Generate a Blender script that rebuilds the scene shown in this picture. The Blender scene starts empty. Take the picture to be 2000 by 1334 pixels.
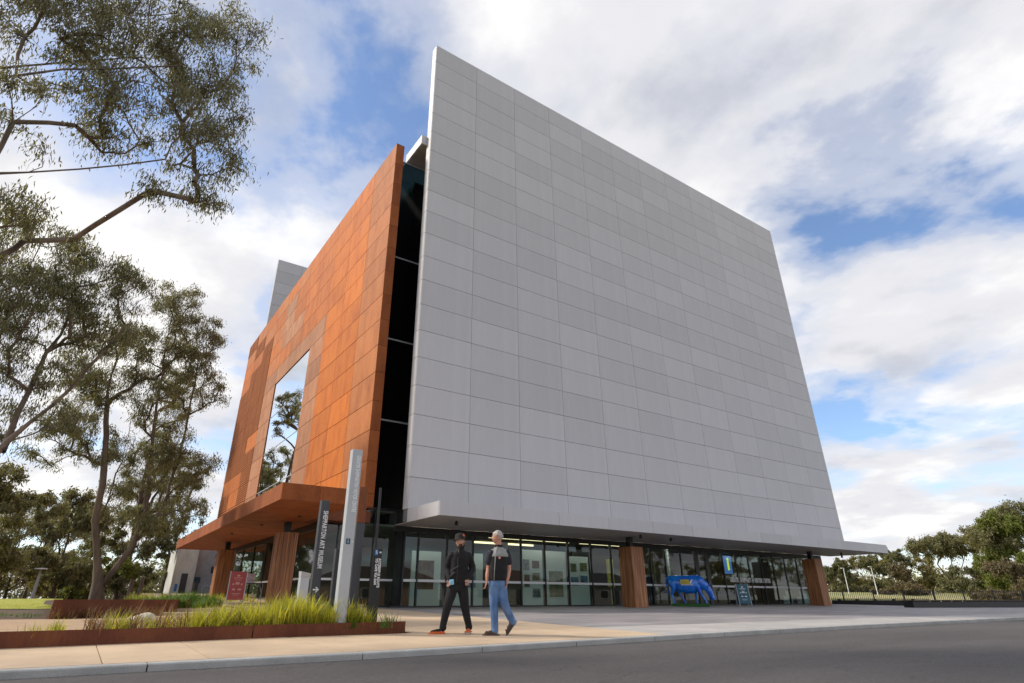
import bpy, bmesh, math, random
import numpy as np
from mathutils import Vector, Matrix, Euler
R = math.radians
rnd = random.Random(7)
sc = bpy.context.scene
COL = sc.collection

# ------------------------------------------------------------------ camera
CAM_H = 0.62
cd = bpy.data.cameras.new('camera'); cam = bpy.data.objects.new('camera', cd); COL.objects.link(cam)
cam.location = (0, 0, CAM_H)
cam.rotation_euler = (R(90 + 24.73), 0, R(-34.09))
cd.sensor_width = 36; cd.lens = 36 * 1120.6 / 2000
cd.shift_x = 29.5 / 2000; cd.shift_y = -11.9 / 2000
cd.clip_start = 0.05; cd.clip_end = 3000
sc.camera = cam

# ------------------------------------------------------------------ sky, sun, exposure
SUN_AZ = (-0.80, 0.60)       # horizontal direction towards the sun
SUN_EL = R(38)
w = bpy.data.worlds.new('World'); sc.world = w; w.use_nodes = True
nt = w.node_tree; nt.nodes.clear()
def N(t, tree, **kw):
    n = tree.nodes.new(t)
    for k, v in kw.items():
        if k.startswith('i_'): n.inputs[k[2:].replace('_', ' ')].default_value = v
        else: setattr(n, k, v)
    return n
def math_n(tree, op, a, b=None, clamp=False):
    n = tree.nodes.new('ShaderNodeMath'); n.operation = op; n.use_clamp = clamp
    for i, v in enumerate((a, b)):
        if v is None: continue
        if isinstance(v, (int, float)): n.inputs[i].default_value = v
        else: tree.links.new(v, n.inputs[i])
    return n.outputs[0]
def ramp(tree, fac, stops, mode='LINEAR'):
    n = tree.nodes.new('ShaderNodeValToRGB'); n.color_ramp.interpolation = mode
    e = n.color_ramp.elements
    while len(e) < len(stops): e.new(0.5)
    for s, (p, c) in zip(e, stops):
        s.position = p; s.color = (c, c, c, 1) if isinstance(c, (int, float)) else (*c, 1)
    tree.links.new(fac, n.inputs[0]); return n.outputs[0]
def mixc(tree, fac, a, b, mode='MIX'):
    n = tree.nodes.new('ShaderNodeMix'); n.data_type = 'RGBA'; n.blend_type = mode
    for s, v in ((n.inputs[0], fac), (n.inputs[6], a), (n.inputs[7], b)):
        if isinstance(v, (int, float)): s.default_value = v
        elif isinstance(v, tuple): s.default_value = (*v, 1)
        else: tree.links.new(v, s)
    return n.outputs[2]
sky = N('ShaderNodeTexSky', nt, sky_type='NISHITA', sun_disc=False)
sky.sun_elevation = SUN_EL; sky.sun_rotation = math.atan2(SUN_AZ[0], SUN_AZ[1]); sky.altitude = 100; sky.air_density = 1.0; sky.dust_density = 0.6; sky.ozone_density = 1.6
tc = N('ShaderNodeTexCoord', nt)
sep = N('ShaderNodeSeparateXYZ', nt); nt.links.new(tc.outputs['Generated'], sep.inputs[0])
zc = math_n(nt, 'ADD', math_n(nt, 'MAXIMUM', sep.outputs[2], 0.0), 0.19)
cx = math_n(nt, 'DIVIDE', sep.outputs[0], zc); cy = math_n(nt, 'DIVIDE', sep.outputs[1], zc)
cmb = N('ShaderNodeCombineXYZ', nt); nt.links.new(cx, cmb.inputs[0]); nt.links.new(cy, cmb.inputs[1])
CLOUD_OFF = (3.1, 1.7, 0.4)
mp = N('ShaderNodeMapping', nt); nt.links.new(cmb.outputs[0], mp.inputs[0]); mp.inputs['Location'].default_value = CLOUD_OFF; mp.inputs['Rotation'].default_value = (0, 0, R(25)); mp.inputs['Scale'].default_value = (1.0, 0.9, 1)
n1 = N('ShaderNodeTexNoise', nt); n1.inputs['Scale'].default_value = 1.7; n1.inputs['Detail'].default_value = 9; n1.inputs['Roughness'].default_value = 0.54; n1.inputs['Distortion'].default_value = 0.1; nt.links.new(mp.outputs[0], n1.inputs[0])
n2 = N('ShaderNodeTexNoise', nt); n2.inputs['Scale'].default_value = 2.3; n2.inputs['Detail'].default_value = 7; n2.inputs['Roughness'].default_value = 0.55; nt.links.new(mp.outputs[0], n2.inputs[0])
cover = ramp(nt, n1.outputs[0], [(0.36, 0.0), (0.425, 0.5), (0.48, 0.88), (0.54, 1.0)], 'EASE')
shade = ramp(nt, n2.outputs[0], [(0.30, (0.44, 0.455, 0.50)), (0.48, (0.60, 0.60, 0.625)), (0.66, (0.80, 0.785, 0.765))], 'EASE')
skyc = mixc(nt, 1.0, sky.outputs[0], (0.135, 0.14, 0.15), 'MULTIPLY')
col = mixc(nt, cover, skyc, shade)
bg = N('ShaderNodeBackground', nt); nt.links.new(col, bg.inputs[0]); bg.inputs[1].default_value = 1.0
out = N('ShaderNodeOutputWorld', nt); nt.links.new(bg.outputs[0], out.inputs[0])
sd = bpy.data.lights.new('sun', 'SUN'); sd.energy = 2.7; sd.angle = R(8); sd.color = (1.0, 0.93, 0.82)
sun = bpy.data.objects.new('sun', sd); COL.objects.link(sun)
sv = Vector((SUN_AZ[0] * math.cos(SUN_EL), SUN_AZ[1] * math.cos(SUN_EL), math.sin(SUN_EL)))
sun.rotation_euler = sv.to_track_quat('Z', 'Y').to_euler()
sc.view_settings.view_transform = 'Standard'; sc.view_settings.look = 'None'; sc.view_settings.gamma = 1; sc.view_settings.exposure = 0.50
sc.view_settings.use_curve_mapping = False

# ------------------------------------------------------------------ helpers
def tag(o, label=None, cat=None, group=None, kind=None):
    if label: o['label'] = label
    if cat: o['category'] = cat
    if group: o['group'] = group
    if kind: o['kind'] = kind
    return o
def empty(name, loc=(0, 0, 0), rz=0, parent=None):
    o = bpy.data.objects.new(name, None); COL.objects.link(o); o.location = loc; o.rotation_euler = (0, 0, rz)
    o.empty_display_size = 0.2
    if parent: o.parent = parent
    return o
def link(name, me, parent=None, loc=(0, 0, 0), rot=(0, 0, 0)):
    o = bpy.data.objects.new(name, me); COL.objects.link(o); o.location = loc; o.rotation_euler = rot
    if parent: o.parent = parent
    return o
class MB:
    def __init__(s): s.v = []; s.f = []; s.mi = []; s.cur = 0
    def add(s, vs, fs):
        b = len(s.v); s.v += [tuple(v) for v in vs]
        for f in fs: s.f.append(tuple(b + i for i in f)); s.mi.append(s.cur)
        return s
    def box(s, x0, x1, y0, y1, z0, z1, rz=0, piv=None):
        vs = [(x, y, z) for z in (z0, z1) for y in (y0, y1) for x in (x0, x1)]
        if rz:
            px, py = piv or ((x0 + x1) / 2, (y0 + y1) / 2); c, n = math.cos(rz), math.sin(rz)
            vs = [(px + (x - px) * c - (y - py) * n, py + (x - px) * n + (y - py) * c, z) for x, y, z in vs]
        return s.add(vs, [(0, 2, 3, 1), (4, 5, 7, 6), (0, 1, 5, 4), (2, 6, 7, 3), (0, 4, 6, 2), (1, 3, 7, 5)])
    def prism(s, poly, z0, z1, zf=None):
        n = len(poly)
        lo = [(x, y, z0 if zf is None else zf(x, y) + z0) for x, y in poly]; hi = [(x, y, z1 if zf is None else zf(x, y) + z1) for x, y in poly]
        return s.add(lo + hi, [tuple(reversed(range(n))), tuple(range(n, 2 * n))] + [(i, (i + 1) % n, n + (i + 1) % n, n + i) for i in range(n)])
    def tube(s, pts, rad, sides=8, cap=True):
        P = [Vector(p) for p in pts]; rings = []
        if not hasattr(rad, '__len__'): rad = [rad] * len(P)
        up = None
        for i, p in enumerate(P):
            t = (P[min(i + 1, len(P) - 1)] - P[max(i - 1, 0)])
            if t.length < 1e-9: t = Vector((0, 0, 1))
            t.normalize()
            if up is None:
                up = t.orthogonal().normalized()
            else:
                up = (up - t * up.dot(t))
                up = up.normalized() if up.length > 1e-6 else t.orthogonal().normalized()
            b = t.cross(up)
            rings.append([p + (up * math.cos(a) + b * math.sin(a)) * rad[i] for a in [2 * math.pi * k / sides for k in range(sides)]])
        vs = [v for r_ in rings for v in r_]; fs = []
        for i in range(len(P) - 1):
            for k in range(sides):
                a = i * sides + k; b2 = i * sides + (k + 1) % sides
                fs.append((a, b2, b2 + sides, a + sides))
        if cap: fs.append(tuple(reversed(range(sides)))); fs.append(tuple(range(len(vs) - sides, len(vs))))
        return s.add(vs, fs)
    def ball(s, c, r, seg=10, rings=6):
        rx, ry, rz_ = (r, r, r) if not hasattr(r, '__len__') else r
        vs = [(c[0], c[1], c[2] - rz_)]
        for i in range(1, rings):
            a = math.pi * i / rings - math.pi / 2
            for k in range(seg):
                b = 2 * math.pi * k / seg
                vs.append((c[0] + rx * math.cos(a) * math.cos(b), c[1] + ry * math.cos(a) * math.sin(b), c[2] + rz_ * math.sin(a)))
        vs.append((c[0], c[1], c[2] + rz_)); fs = []
        for k in range(seg):
            fs.append((0, 1 + (k + 1) % seg, 1 + k)); t = len(vs) - 1; q = 1 + (rings - 2) * seg
            fs.append((t, q + k, q + (k + 1) % seg))
        for i in range(rings - 2):
            for k in range(seg):
                a = 1 + i * seg + k; b = 1 + i * seg + (k + 1) % seg
                fs.append((a, b, b + seg, a + seg))
        return s.add(vs, fs)
    def mesh(s, name, mat, smooth=False):
        me = bpy.data.meshes.new(name); me.from_pydata(s.v, [], s.f)
        for m in (mat if isinstance(mat, list) else [mat]): me.materials.append(m)
        if isinstance(mat, list): me.polygons.foreach_set('material_index', s.mi)
        if smooth: me.polygons.foreach_set('use_smooth', [True] * len(s.f))
        me.update(); return me
    def build(s, name, mat, parent=None, smooth=False, loc=(0, 0, 0), rot=(0, 0, 0)):
        return link(name, s.mesh(name, mat, smooth), parent, loc, rot)
def boxmesh(name, dx, dy, dz, mat, bev=0.0):
    me = MB().box(0, dx, 0, dy, 0, dz).mesh(name, mat)
    if bev:
        bm = bmesh.new(); bm.from_mesh(me); bmesh.ops.bevel(bm, geom=bm.edges[:], offset=bev, segments=1, affect='EDGES'); bm.to_mesh(me); bm.free()
    return me

# ------------------------------------------------------------------ materials
def material(name, base, rough=0.7, metal=0.0, var=0.0, nscale=3.0, var2=None, bump=0.0, bscale=30.0, objvar=0.0, stretch=(1, 1, 1), spec=0.5, coat=0.0, coords='Object', detail=6, fine=0.0, fscale=80.0):
    m = bpy.data.materials.new(name); m.use_nodes = True; t = m.node_tree; b = t.nodes['Principled BSDF']
    b.inputs['Roughness'].default_value = rough; b.inputs['Metallic'].default_value = metal; b.inputs['Specular IOR Level'].default_value = spec
    b.inputs['Coat Weight'].default_value = coat
    c = base
    tcn = t.nodes.new('ShaderNodeTexCoord'); co = tcn.outputs[coords]
    if coords == 'World':
        pass
    mpn = t.nodes.new('ShaderNodeMapping'); mpn.inputs['Scale'].default_value = stretch; t.links.new(co, mpn.inputs[0])
    src = base
    if var or var2:
        n = t.nodes.new('ShaderNodeTexNoise'); n.inputs['Scale'].default_value = nscale; n.inputs['Detail'].default_value = detail; n.inputs['Roughness'].default_value = 0.6; t.links.new(mpn.outputs[0], n.inputs[0])
        hi = var2 if var2 else tuple(min(1, x * (1 + var)) for x in base); lo = tuple(x * (1 - var) for x in base) if not var2 else base
        src = ramp(t, n.outputs[0], [(0.32, lo), (0.68, hi)])
    if fine:
        n = t.nodes.new('ShaderNodeTexNoise'); n.inputs['Scale'].default_value = fscale; n.inputs['Detail'].default_value = 3; t.links.new(mpn.outputs[0], n.inputs[0])
        fac = ramp(t, n.outputs[0], [(0.3, 1 - fine), (0.7, 1 + fine)])
        src = mixc(t, 1.0, src, fac, 'MULTIPLY')
    if objvar:
        oi = t.nodes.new('ShaderNodeObjectInfo')
        fac = ramp(t, oi.outputs['Random'], [(0.0, 1 - objvar), (1.0, 1 + objvar)])
        src = mixc(t, 1.0, src, fac, 'MULTIPLY')
    if isinstance(src, tuple): b.inputs['Base Color'].default_value = (*src, 1)
    else: t.links.new(src, b.inputs['Base Color'])
    if bump:
        n = t.nodes.new('ShaderNodeTexNoise'); n.inputs['Scale'].default_value = bscale; n.inputs['Detail'].default_value = 5; t.links.new(mpn.outputs[0], n.inputs[0])
        bn = t.nodes.new('ShaderNodeBump'); bn.inputs['Strength'].default_value = bump; bn.inputs['Distance'].default_value = 0.02; t.links.new(n.outputs[0], bn.inputs['Height']); t.links.new(bn.outputs[0], b.inputs['Normal'])
    return m
M = {}
M['grey'] = material('grey_cladding', (0.53, 0.515, 0.525), 0.40, var=0.03, nscale=1.4, objvar=0.055, stretch=(3, 1, 0.35), spec=0.4)
M['grey_dark'] = material('joint_backing', (0.16, 0.16, 0.165), 0.8)
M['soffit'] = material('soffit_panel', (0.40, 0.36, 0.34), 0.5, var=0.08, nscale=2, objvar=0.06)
M['blackmetal'] = material('black_metal', (0.012, 0.012, 0.013), 0.4)
M['charcoal'] = material('charcoal_paint', (0.05, 0.052, 0.06), 0.42, var=0.08, nscale=4)
M['silver'] = material('silver_paint', (0.44, 0.46, 0.48), 0.42, var=0.05, nscale=3)
M['white'] = material('white_paint', (0.8, 0.8, 0.79), 0.5)
M['dimwhite'] = material('white_board', (0.72, 0.74, 0.74), 0.6)
def corten(name, a, b, c, objvar=0.12):
    m = bpy.data.materials.new(name); m.use_nodes = True; t = m.node_tree; p = t.nodes['Principled BSDF']
    p.inputs['Roughness'].default_value = 0.72; p.inputs['Specular IOR Level'].default_value = 0.3
    g = t.nodes.new('ShaderNodeNewGeometry'); oi = t.nodes.new('ShaderNodeObjectInfo')
    va = t.nodes.new('ShaderNodeVectorMath'); va.operation = 'ADD'; t.links.new(g.outputs['Position'], va.inputs[0])
    sc_ = t.nodes.new('ShaderNodeVectorMath'); sc_.operation = 'SCALE'; sc_.inputs[3].default_value = 30; t.links.new(oi.outputs['Random'], sc_.inputs[0]); t.links.new(sc_.outputs[0], va.inputs[1])
    mpn = t.nodes.new('ShaderNodeMapping'); mpn.inputs['Scale'].default_value = (1, 1, 0.35); t.links.new(va.outputs[0], mpn.inputs[0])
    n = t.nodes.new('ShaderNodeTexNoise'); n.inputs['Scale'].default_value = 1.6; n.inputs['Detail'].default_value = 8; n.inputs['Roughness'].default_value = 0.62; t.links.new(mpn.outputs[0], n.inputs[0])
    src = ramp(t, n.outputs[0], [(0.28, a), (0.5, b), (0.74, c)])
    n2 = t.nodes.new('ShaderNodeTexNoise'); n2.inputs['Scale'].default_value = 26; n2.inputs['Detail'].default_value = 4; t.links.new(mpn.outputs[0], n2.inputs[0])
    src = mixc(t, 1.0, src, ramp(t, n2.outputs[0], [(0.3, 0.86), (0.7, 1.12)]), 'MULTIPLY')
    src = mixc(t, 1.0, src, ramp(t, oi.outputs['Random'], [(0, 1 - objvar), (1, 1 + objvar)]), 'MULTIPLY')
    t.links.new(src, p.inputs['Base Color'])
    bn = t.nodes.new('ShaderNodeBump'); bn.inputs['Strength'].default_value = 0.25; bn.inputs['Distance'].default_value = 0.01; t.links.new(n2.outputs[0], bn.inputs['Height']); t.links.new(bn.outputs[0], p.inputs['Normal'])
    return m
M['corten'] = corten('weathering_steel', (0.33, 0.080, 0.010), (0.47, 0.124, 0.012), (0.53, 0.165, 0.024))
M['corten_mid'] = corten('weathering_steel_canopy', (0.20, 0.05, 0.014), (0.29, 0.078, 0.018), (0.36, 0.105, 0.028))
M['corten_soft'] = corten('weathering_steel_soft', (0.33, 0.098, 0.024), (0.44, 0.142, 0.034), (0.50, 0.18, 0.05))
M['corten_vivid'] = corten('weathering_steel_vivid', (0.39, 0.088, 0.004), (0.54, 0.136, 0.005), (0.59, 0.175, 0.012))
M['corten_pale'] = corten('weathering_steel_pale', (0.30, 0.115, 0.05), (0.39, 0.165, 0.075), (0.47, 0.235, 0.12), 0.14)
M['corten_dark'] = corten('weathering_steel_dark', (0.11, 0.03, 0.014), (0.16, 0.05, 0.022), (0.22, 0.075, 0.03))
def woodmat():
    m = bpy.data.materials.new('timber_cladding'); m.use_nodes = True; t = m.node_tree; p = t.nodes['Principled BSDF']
    p.inputs['Roughness'].default_value = 0.55
    g = t.nodes.new('ShaderNodeNewGeometry')
    mpn = t.nodes.new('ShaderNodeMapping'); mpn.inputs['Scale'].default_value = (14, 14, 0.5); t.links.new(g.outputs['Position'], mpn.inputs[0])
    n = t.nodes.new('ShaderNodeTexNoise'); n.inputs['Scale'].default_value = 1.5; n.inputs['Detail'].default_value = 6; t.links.new(mpn.outputs[0], n.inputs[0])
    src = ramp(t, n.outputs[0], [(0.3, (0.14, 0.05, 0.02)), (0.52, (0.33, 0.135, 0.052)), (0.75, (0.52, 0.25, 0.11))])
    t.links.new(src, p.inputs['Base Color']); return m
M['wood'] = woodmat()
def glassmat(name, tint, base_refl, rough=0.0, dark=0.0, ior=1.5, boost=1.0):
    m = bpy.data.materials.new(name); m.use_nodes = True; t = m.node_tree; t.nodes.clear()
    o = t.nodes.new('ShaderNodeOutputMaterial'); tr = t.nodes.new('ShaderNodeBsdfTransparent'); tr.inputs[0].default_value = (*tint, 1)
    gl = t.nodes.new('ShaderNodeBsdfGlossy'); gl.inputs['Roughness'].default_value = rough; gl.inputs[0].default_value = (0.92, 0.95, 0.96, 1)
    fr = t.nodes.new('ShaderNodeFresnel'); fr.inputs[0].default_value = ior
    gm = t.nodes.new('ShaderNodeNewGeometry'); f = math_n(t, 'ADD', math_n(t, 'MULTIPLY', fr.outputs[0], boost), base_refl, clamp=True); f = math_n(t, 'MULTIPLY', f, math_n(t, 'SUBTRACT', 1.0, gm.outputs['Backfacing']))
    mx = t.nodes.new('ShaderNodeMixShader'); t.links.new(f, mx.inputs[0]); t.links.new(tr.outputs[0], mx.inputs[1]); t.links.new(gl.outputs[0], mx.inputs[2])
    t.links.new(mx.outputs[0], o.inputs[0]); return m
M['glass'] = glassmat('shopfront_glass', (0.72, 0.82, 0.80), 0.015, ior=1.5)
M['glass_dark'] = glassmat('tinted_glass', (0.10, 0.16, 0.165), 0.05, ior=1.5, boost=1.0)
M['mirror'] = glassmat('mirror_glass', (0.04, 0.045, 0.05), 0.72, ior=1.5)
def emit(name, colr, s):
    m = bpy.data.materials.new(name); m.use_nodes = True; t = m.node_tree; b = t.nodes['Principled BSDF']
    b.inputs['Base Color'].default_value = (*colr, 1); b.inputs['Emission Color'].default_value = (*colr, 1); b.inputs['Emission Strength'].default_value = s; return m
M['lamp'] = emit('warm_lamp', (1.0, 0.72, 0.36), 6.0)
M['striplamp'] = emit('strip_lamp', (1.0, 0.74, 0.42), 2.2)
M['fillglow'] = emit('fill_glow', (1.0, 0.9, 0.76), 13.0)  # glow of the added strips that brighten the display boards
M['interior'] = material('interior_wall', (0.16, 0.15, 0.14), 0.8)
M['ceiling'] = material('interior_ceiling', (0.30, 0.28, 0.24), 0.8)
M['intfloor'] = material('interior_floor', (0.16, 0.15, 0.14), 0.35)
M['asphalt'] = material('asphalt', (0.082, 0.073, 0.071), 0.82, var=0.22, nscale=0.7, bump=0.5, bscale=260, fine=0.25, fscale=170, detail=8)
def asphalt():
    m = bpy.data.materials.new('asphalt_worn'); m.use_nodes = True; t = m.node_tree; b = t.nodes['Principled BSDF']; b.inputs['Roughness'].default_value = 0.85
    tcn = t.nodes.new('ShaderNodeTexCoord'); co = tcn.outputs['Object']
    def noise(scale, stretch=(1, 1, 1), det=5, rough=0.6):
        mpn = t.nodes.new('ShaderNodeMapping'); mpn.inputs['Scale'].default_value = stretch; t.links.new(co, mpn.inputs[0]); n = t.nodes.new('ShaderNodeTexNoise'); n.inputs['Scale'].default_value = scale; n.inputs['Detail'].default_value = det; n.inputs['Roughness'].default_value = rough; t.links.new(mpn.outputs[0], n.inputs[0]); return n.outputs[0]
    big = ramp(t, noise(0.45, (0.35, 1.3, 1), 6), [(0.3, (0.062, 0.055, 0.054)), (0.55, (0.085, 0.076, 0.073)), (0.75, (0.105, 0.094, 0.088))])
    c = mixc(t, 1.0, big, ramp(t, noise(34, (0.6, 1, 1), 4, 0.75), [(0.30, 0.62), (0.5, 1.0), (0.72, 1.42)]), 'MULTIPLY')
    c = mixc(t, 1.0, c, ramp(t, noise(150, det=2), [(0.3, 0.7), (0.7, 1.35)]), 'MULTIPLY')
    vo = t.nodes.new('ShaderNodeTexVoronoi'); vo.feature = 'DISTANCE_TO_EDGE'; vo.inputs['Scale'].default_value = 0.33; dn = t.nodes.new('ShaderNodeVectorMath'); dn.operation = 'ADD'; nz = t.nodes.new('ShaderNodeTexNoise'); nz.inputs['Scale'].default_value = 2.0; t.links.new(co, nz.inputs[0]); t.links.new(co, dn.inputs[0]); t.links.new(nz.outputs['Color'], dn.inputs[1]); t.links.new(dn.outputs[0], vo.inputs[0])
    c = mixc(t, 1.0, c, ramp(t, vo.outputs['Distance'], [(0.0, 0.6), (0.006, 1.0)]), 'MULTIPLY')
    t.links.new(c, b.inputs['Base Color'])
    bn = t.nodes.new('ShaderNodeBump'); bn.inputs['Strength'].default_value = 0.6; bn.inputs['Distance'].default_value = 0.012; t.links.new(noise(120, det=3), bn.inputs['Height']); t.links.new(bn.outputs[0], b.inputs['Normal']); return m
M['asphalt'] = asphalt()
M['kerb'] = material('kerb_concrete', (0.43, 0.42, 0.395), 0.8, var=0.14, nscale=2.2, bump=0.3, bscale=60, objvar=0.05, fine=0.1, fscale=60)
M['tan'] = material('tan_concrete', (0.52, 0.385, 0.255), 0.8, var=0.15, nscale=0.8, bump=0.2, bscale=80, objvar=0.025, fine=0.06, fscale=90, detail=8)
M['pale'] = material('pale_concrete', (0.40, 0.375, 0.355), 0.8, var=0.16, nscale=0.8, bump=0.2, bscale=80, objvar=0.035, fine=0.06, fscale=90, detail=8)
M['paver'] = material('grey_paver', (0.27, 0.245, 0.245), 0.62, var=0.22, nscale=0.8, objvar=0.10, stretch=(0.6, 2.0, 1), bump=0.15, bscale=70, fine=0.06, fscale=80)
M['stone'] = material('step_stone', (0.50, 0.40, 0.28), 0.85, var=0.12, nscale=4, bump=0.3, bscale=30)
M['boulder'] = material('boulder_stone', (0.50, 0.46, 0.36), 0.9, var=0.25, nscale=9, bump=0.6, bscale=18)
M['sand'] = material('sand_path', (0.40, 0.27, 0.165), 0.95, var=0.13, nscale=2, bump=0.5, bscale=60, fine=0.15, fscale=120)
M['soil'] = material('mulch_soil', (0.10, 0.065, 0.04), 0.95, var=0.35, nscale=9, bump=0.8, bscale=40, fine=0.3, fscale=60)
M['lawn'] = material('lawn', (0.26, 0.30, 0.03), 0.9, var2=(0.42, 0.40, 0.06), nscale=1.5, bump=0.6, bscale=90, fine=0.25, fscale=140)
M['drygrass'] = material('dry_grass', (0.20, 0.24, 0.06), 0.95, var2=(0.40, 0.34, 0.17), nscale=0.12, fine=0.3, fscale=3)
M['ground'] = material('ground_earth', (0.10, 0.10, 0.045), 0.95, var2=(0.17, 0.15, 0.07), nscale=0.08, fine=0.2, fscale=2)
M['concrete'] = material('board_concrete', (0.64, 0.63, 0.58), 0.85, var=0.2, nscale=1.6, bump=0.2, bscale=20, stretch=(1, 1, 0.5))
M['conc_grey'] = material('grey_concrete', (0.36, 0.365, 0.385), 0.85, var=0.15, nscale=2.0)
M['bark'] = material('gum_bark', (0.07, 0.045, 0.032), 0.9, var2=(0.26, 0.20, 0.155), nscale=3, stretch=(1, 1, 0.25), bump=0.7, bscale=14)
M['bark_dark'] = material('dark_bark', (0.075, 0.05, 0.036), 0.95, var2=(0.17, 0.12, 0.085), nscale=4, stretch=(1, 1, 0.25), bump=0.8, bscale=12)
M['darkpanel'] = material('dark_panel', (0.018, 0.018, 0.02), 0.5)
M['brown_seat'] = material('bench_timber', (0.11, 0.07, 0.05), 0.7, var=0.2, nscale=6)
def leafmat(name, a, b, trans=0.35):
    m = bpy.data.materials.new(name); m.use_nodes = True; t = m.node_tree; t.nodes.clear()
    o = t.nodes.new('ShaderNodeOutputMaterial'); at = t.nodes.new('ShaderNodeAttribute'); at.attribute_name = 'tint'
    c = ramp(t, at.outputs['Fac'], [(0.0, a), (1.0, b)])
    d = t.nodes.new('ShaderNodeBsdfPrincipled'); d.inputs['Roughness'].default_value = 0.5; d.inputs['Specular IOR Level'].default_value = 0.35; t.links.new(c, d.inputs['Base Color'])
    tl = t.nodes.new('ShaderNodeBsdfTranslucent'); c2 = mixc(t, 1.0, c, (1.25, 1.25, 0.7), 'MULTIPLY'); t.links.new(c2, tl.inputs[0])
    mx = t.nodes.new('ShaderNodeMixShader'); mx.inputs[0].default_value = trans; t.links.new(d.outputs[0], mx.inputs[1]); t.links.new(tl.outputs[0], mx.inputs[2]); t.links.new(mx.outputs[0], o.inputs[0]); return m
M['leaf_gum'] = leafmat('gum_leaf', (0.12, 0.122, 0.056), (0.30, 0.275, 0.14))
M['leaf_dark'] = leafmat('gum_leaf_dark', (0.10, 0.108, 0.05), (0.26, 0.245, 0.12))
M['leaf_green'] = leafmat('bright_leaf', (0.10, 0.13, 0.025), (0.26, 0.28, 0.06))
M['leaf_olive'] = leafmat('olive_leaf', (0.15, 0.138, 0.05), (0.34, 0.29, 0.115))
M['leaf_brown'] = leafmat('brown_leaf', (0.13, 0.10, 0.055), (0.25, 0.20, 0.115))
M['grass_yellow'] = leafmat('yellow_grass', (0.20, 0.24, 0.02), (0.62, 0.54, 0.08), 0.45)
M['grass_green'] = leafmat('green_grass', (0.05, 0.11, 0.015), (0.13, 0.22, 0.03), 0.4)
M['grass_brown'] = leafmat('brown_grass', (0.14, 0.07, 0.04), (0.26, 0.15, 0.07), 0.4)

# ------------------------------------------------------------------ ground, road, pavements
SL = 0.0215
def gz(Y): return max(0.0, SL * (min(Y, 23.5) - 8))
def interp(x, pts):
    if x <= pts[0][0]: return pts[0][1]
    for (a, b), (c, d) in zip(pts, pts[1:]):
        if x <= c: return b + (d - b) * (x - a) / (c - a)
    return pts[-1][1]
KY = [(-60, 7.94), (3.2, 7.95), (5.13, 8.06), (9.15, 8.34), (11.4, 8.5), (18.2, 8.76), (30.4, 8.93), (60, 9.1), (120, 9.2)]
def ky(x): return interp(x, KY)
GT = [(8.5, -0.14), (12, -0.06), (24, 0.16), (40, 0.42), (60, 0.5)]
def gt(y): return interp(y, GT)
def sheet(name, xs, ys, zf, mat, smooth=True):
    vs = [(x, y, zf(x, y)) for y in ys for x in xs]; n = len(xs)
    fs = [(j * n + i, j * n + i + 1, (j + 1) * n + i + 1, (j + 1) * n + i) for j in range(len(ys) - 1) for i in range(n - 1)]
    return MB().add(vs, fs).build(name, mat, None, smooth)
tag(sheet('ground', [-1500, -200, -60, 0, 60, 200, 1500], [-1500, -200, -6, 7, 8.5, 10, 12, 16, 20, 24, 32, 40, 60, 200, 1500], lambda x, y: gt(y), M['ground']), kind='structure')
rx = [-200, -60, -20, 0, 3.2, 5.13, 9.15, 11.4, 18.2, 30.4, 60, 120]
vs = [(x, -6, -0.08) for x in rx] + [(x, ky(x) + 0.06, -0.08) for x in rx]; n = len(rx)
tag(MB().add(vs, [(i, i + 1, n + i + 1, n + i) for i in range(n - 1)]).build('road', M['asphalt']), kind='structure')
# kerb of separate stones
kerb = tag(empty('kerb'), kind='structure')
def kerb_stone(a, b):
    prof = [(0.006, -0.10), (0.0, -0.02), (0.006, -0.008), (0.02, 0.0), (0.16, 0.0), (0.16, -0.10)]
    vs = [(x, ky(x) + p, q + gz(ky(x))) for x in (a, b) for p, q in prof]; k = len(prof)
    fs = [tuple(range(k)), tuple(reversed(range(k, 2 * k)))] + [(i, k + i, k + (i + 1) % k, (i + 1) % k) for i in range(k)]
    MB().add(vs, fs).build('kerb_stone', M['kerb'], kerb)
kx = [-26, -21.5, -17, -13, -9.4, -6.2, -3.4, -1.35, 0.86, 3.3, 5.2, 7.15, 9.2, 11.5, 13.6, 15.9, 18.2, 21, 24, 27.2, 30.5, 34, 38, 42, 46.5, 52, 60]
for a, b in zip(kx, kx[1:]): kerb_stone(a + 0.008, b - 0.008)
# paving: slabs follow the gentle rise towards the museum
def slab(name, x0, x1, yf0, yf1, mat, parent, g=0.006, th=0.08, lift=0.0):
    f0 = yf0 if callable(yf0) else (lambda x: yf0); f1 = yf1 if callable(yf1) else (lambda x: yf1)
    xa, xb = x0 + g, x1 - g
    ps = [(xa, f0(xa) + g), (xb, f0(xb) + g), (xb, f1(xb) - g), (xa, f1(xa) - g)]
    MB().prism(ps, -th + lift, lift, lambda x, y: gz(y)).build(name, mat, parent)
foot = tag(empty('footpath'), kind='structure')
def bedline(x): return 10.42 + 0.098 * (x + 0.59)        # line of the steel garden edge
fx = [-26, -22.4, -19, -15.8, -12.7, -9.8, -7, -4.4, -2.4, -1.0, 0.45, 1.5, 3.12]
for a, b in zip(fx, fx[1:]): slab('paving_slab', a, b, lambda x: ky(x) + 0.16, lambda x: bedline(x) + 0.05, M['tan'], foot)
for a, b in zip([3.12, 5.4, 7.6], [5.4, 7.6, 9.75]):
    slab('paving_slab', a, b, lambda x: ky(x) + 0.16, 10.75, M['tan'], foot)
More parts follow.
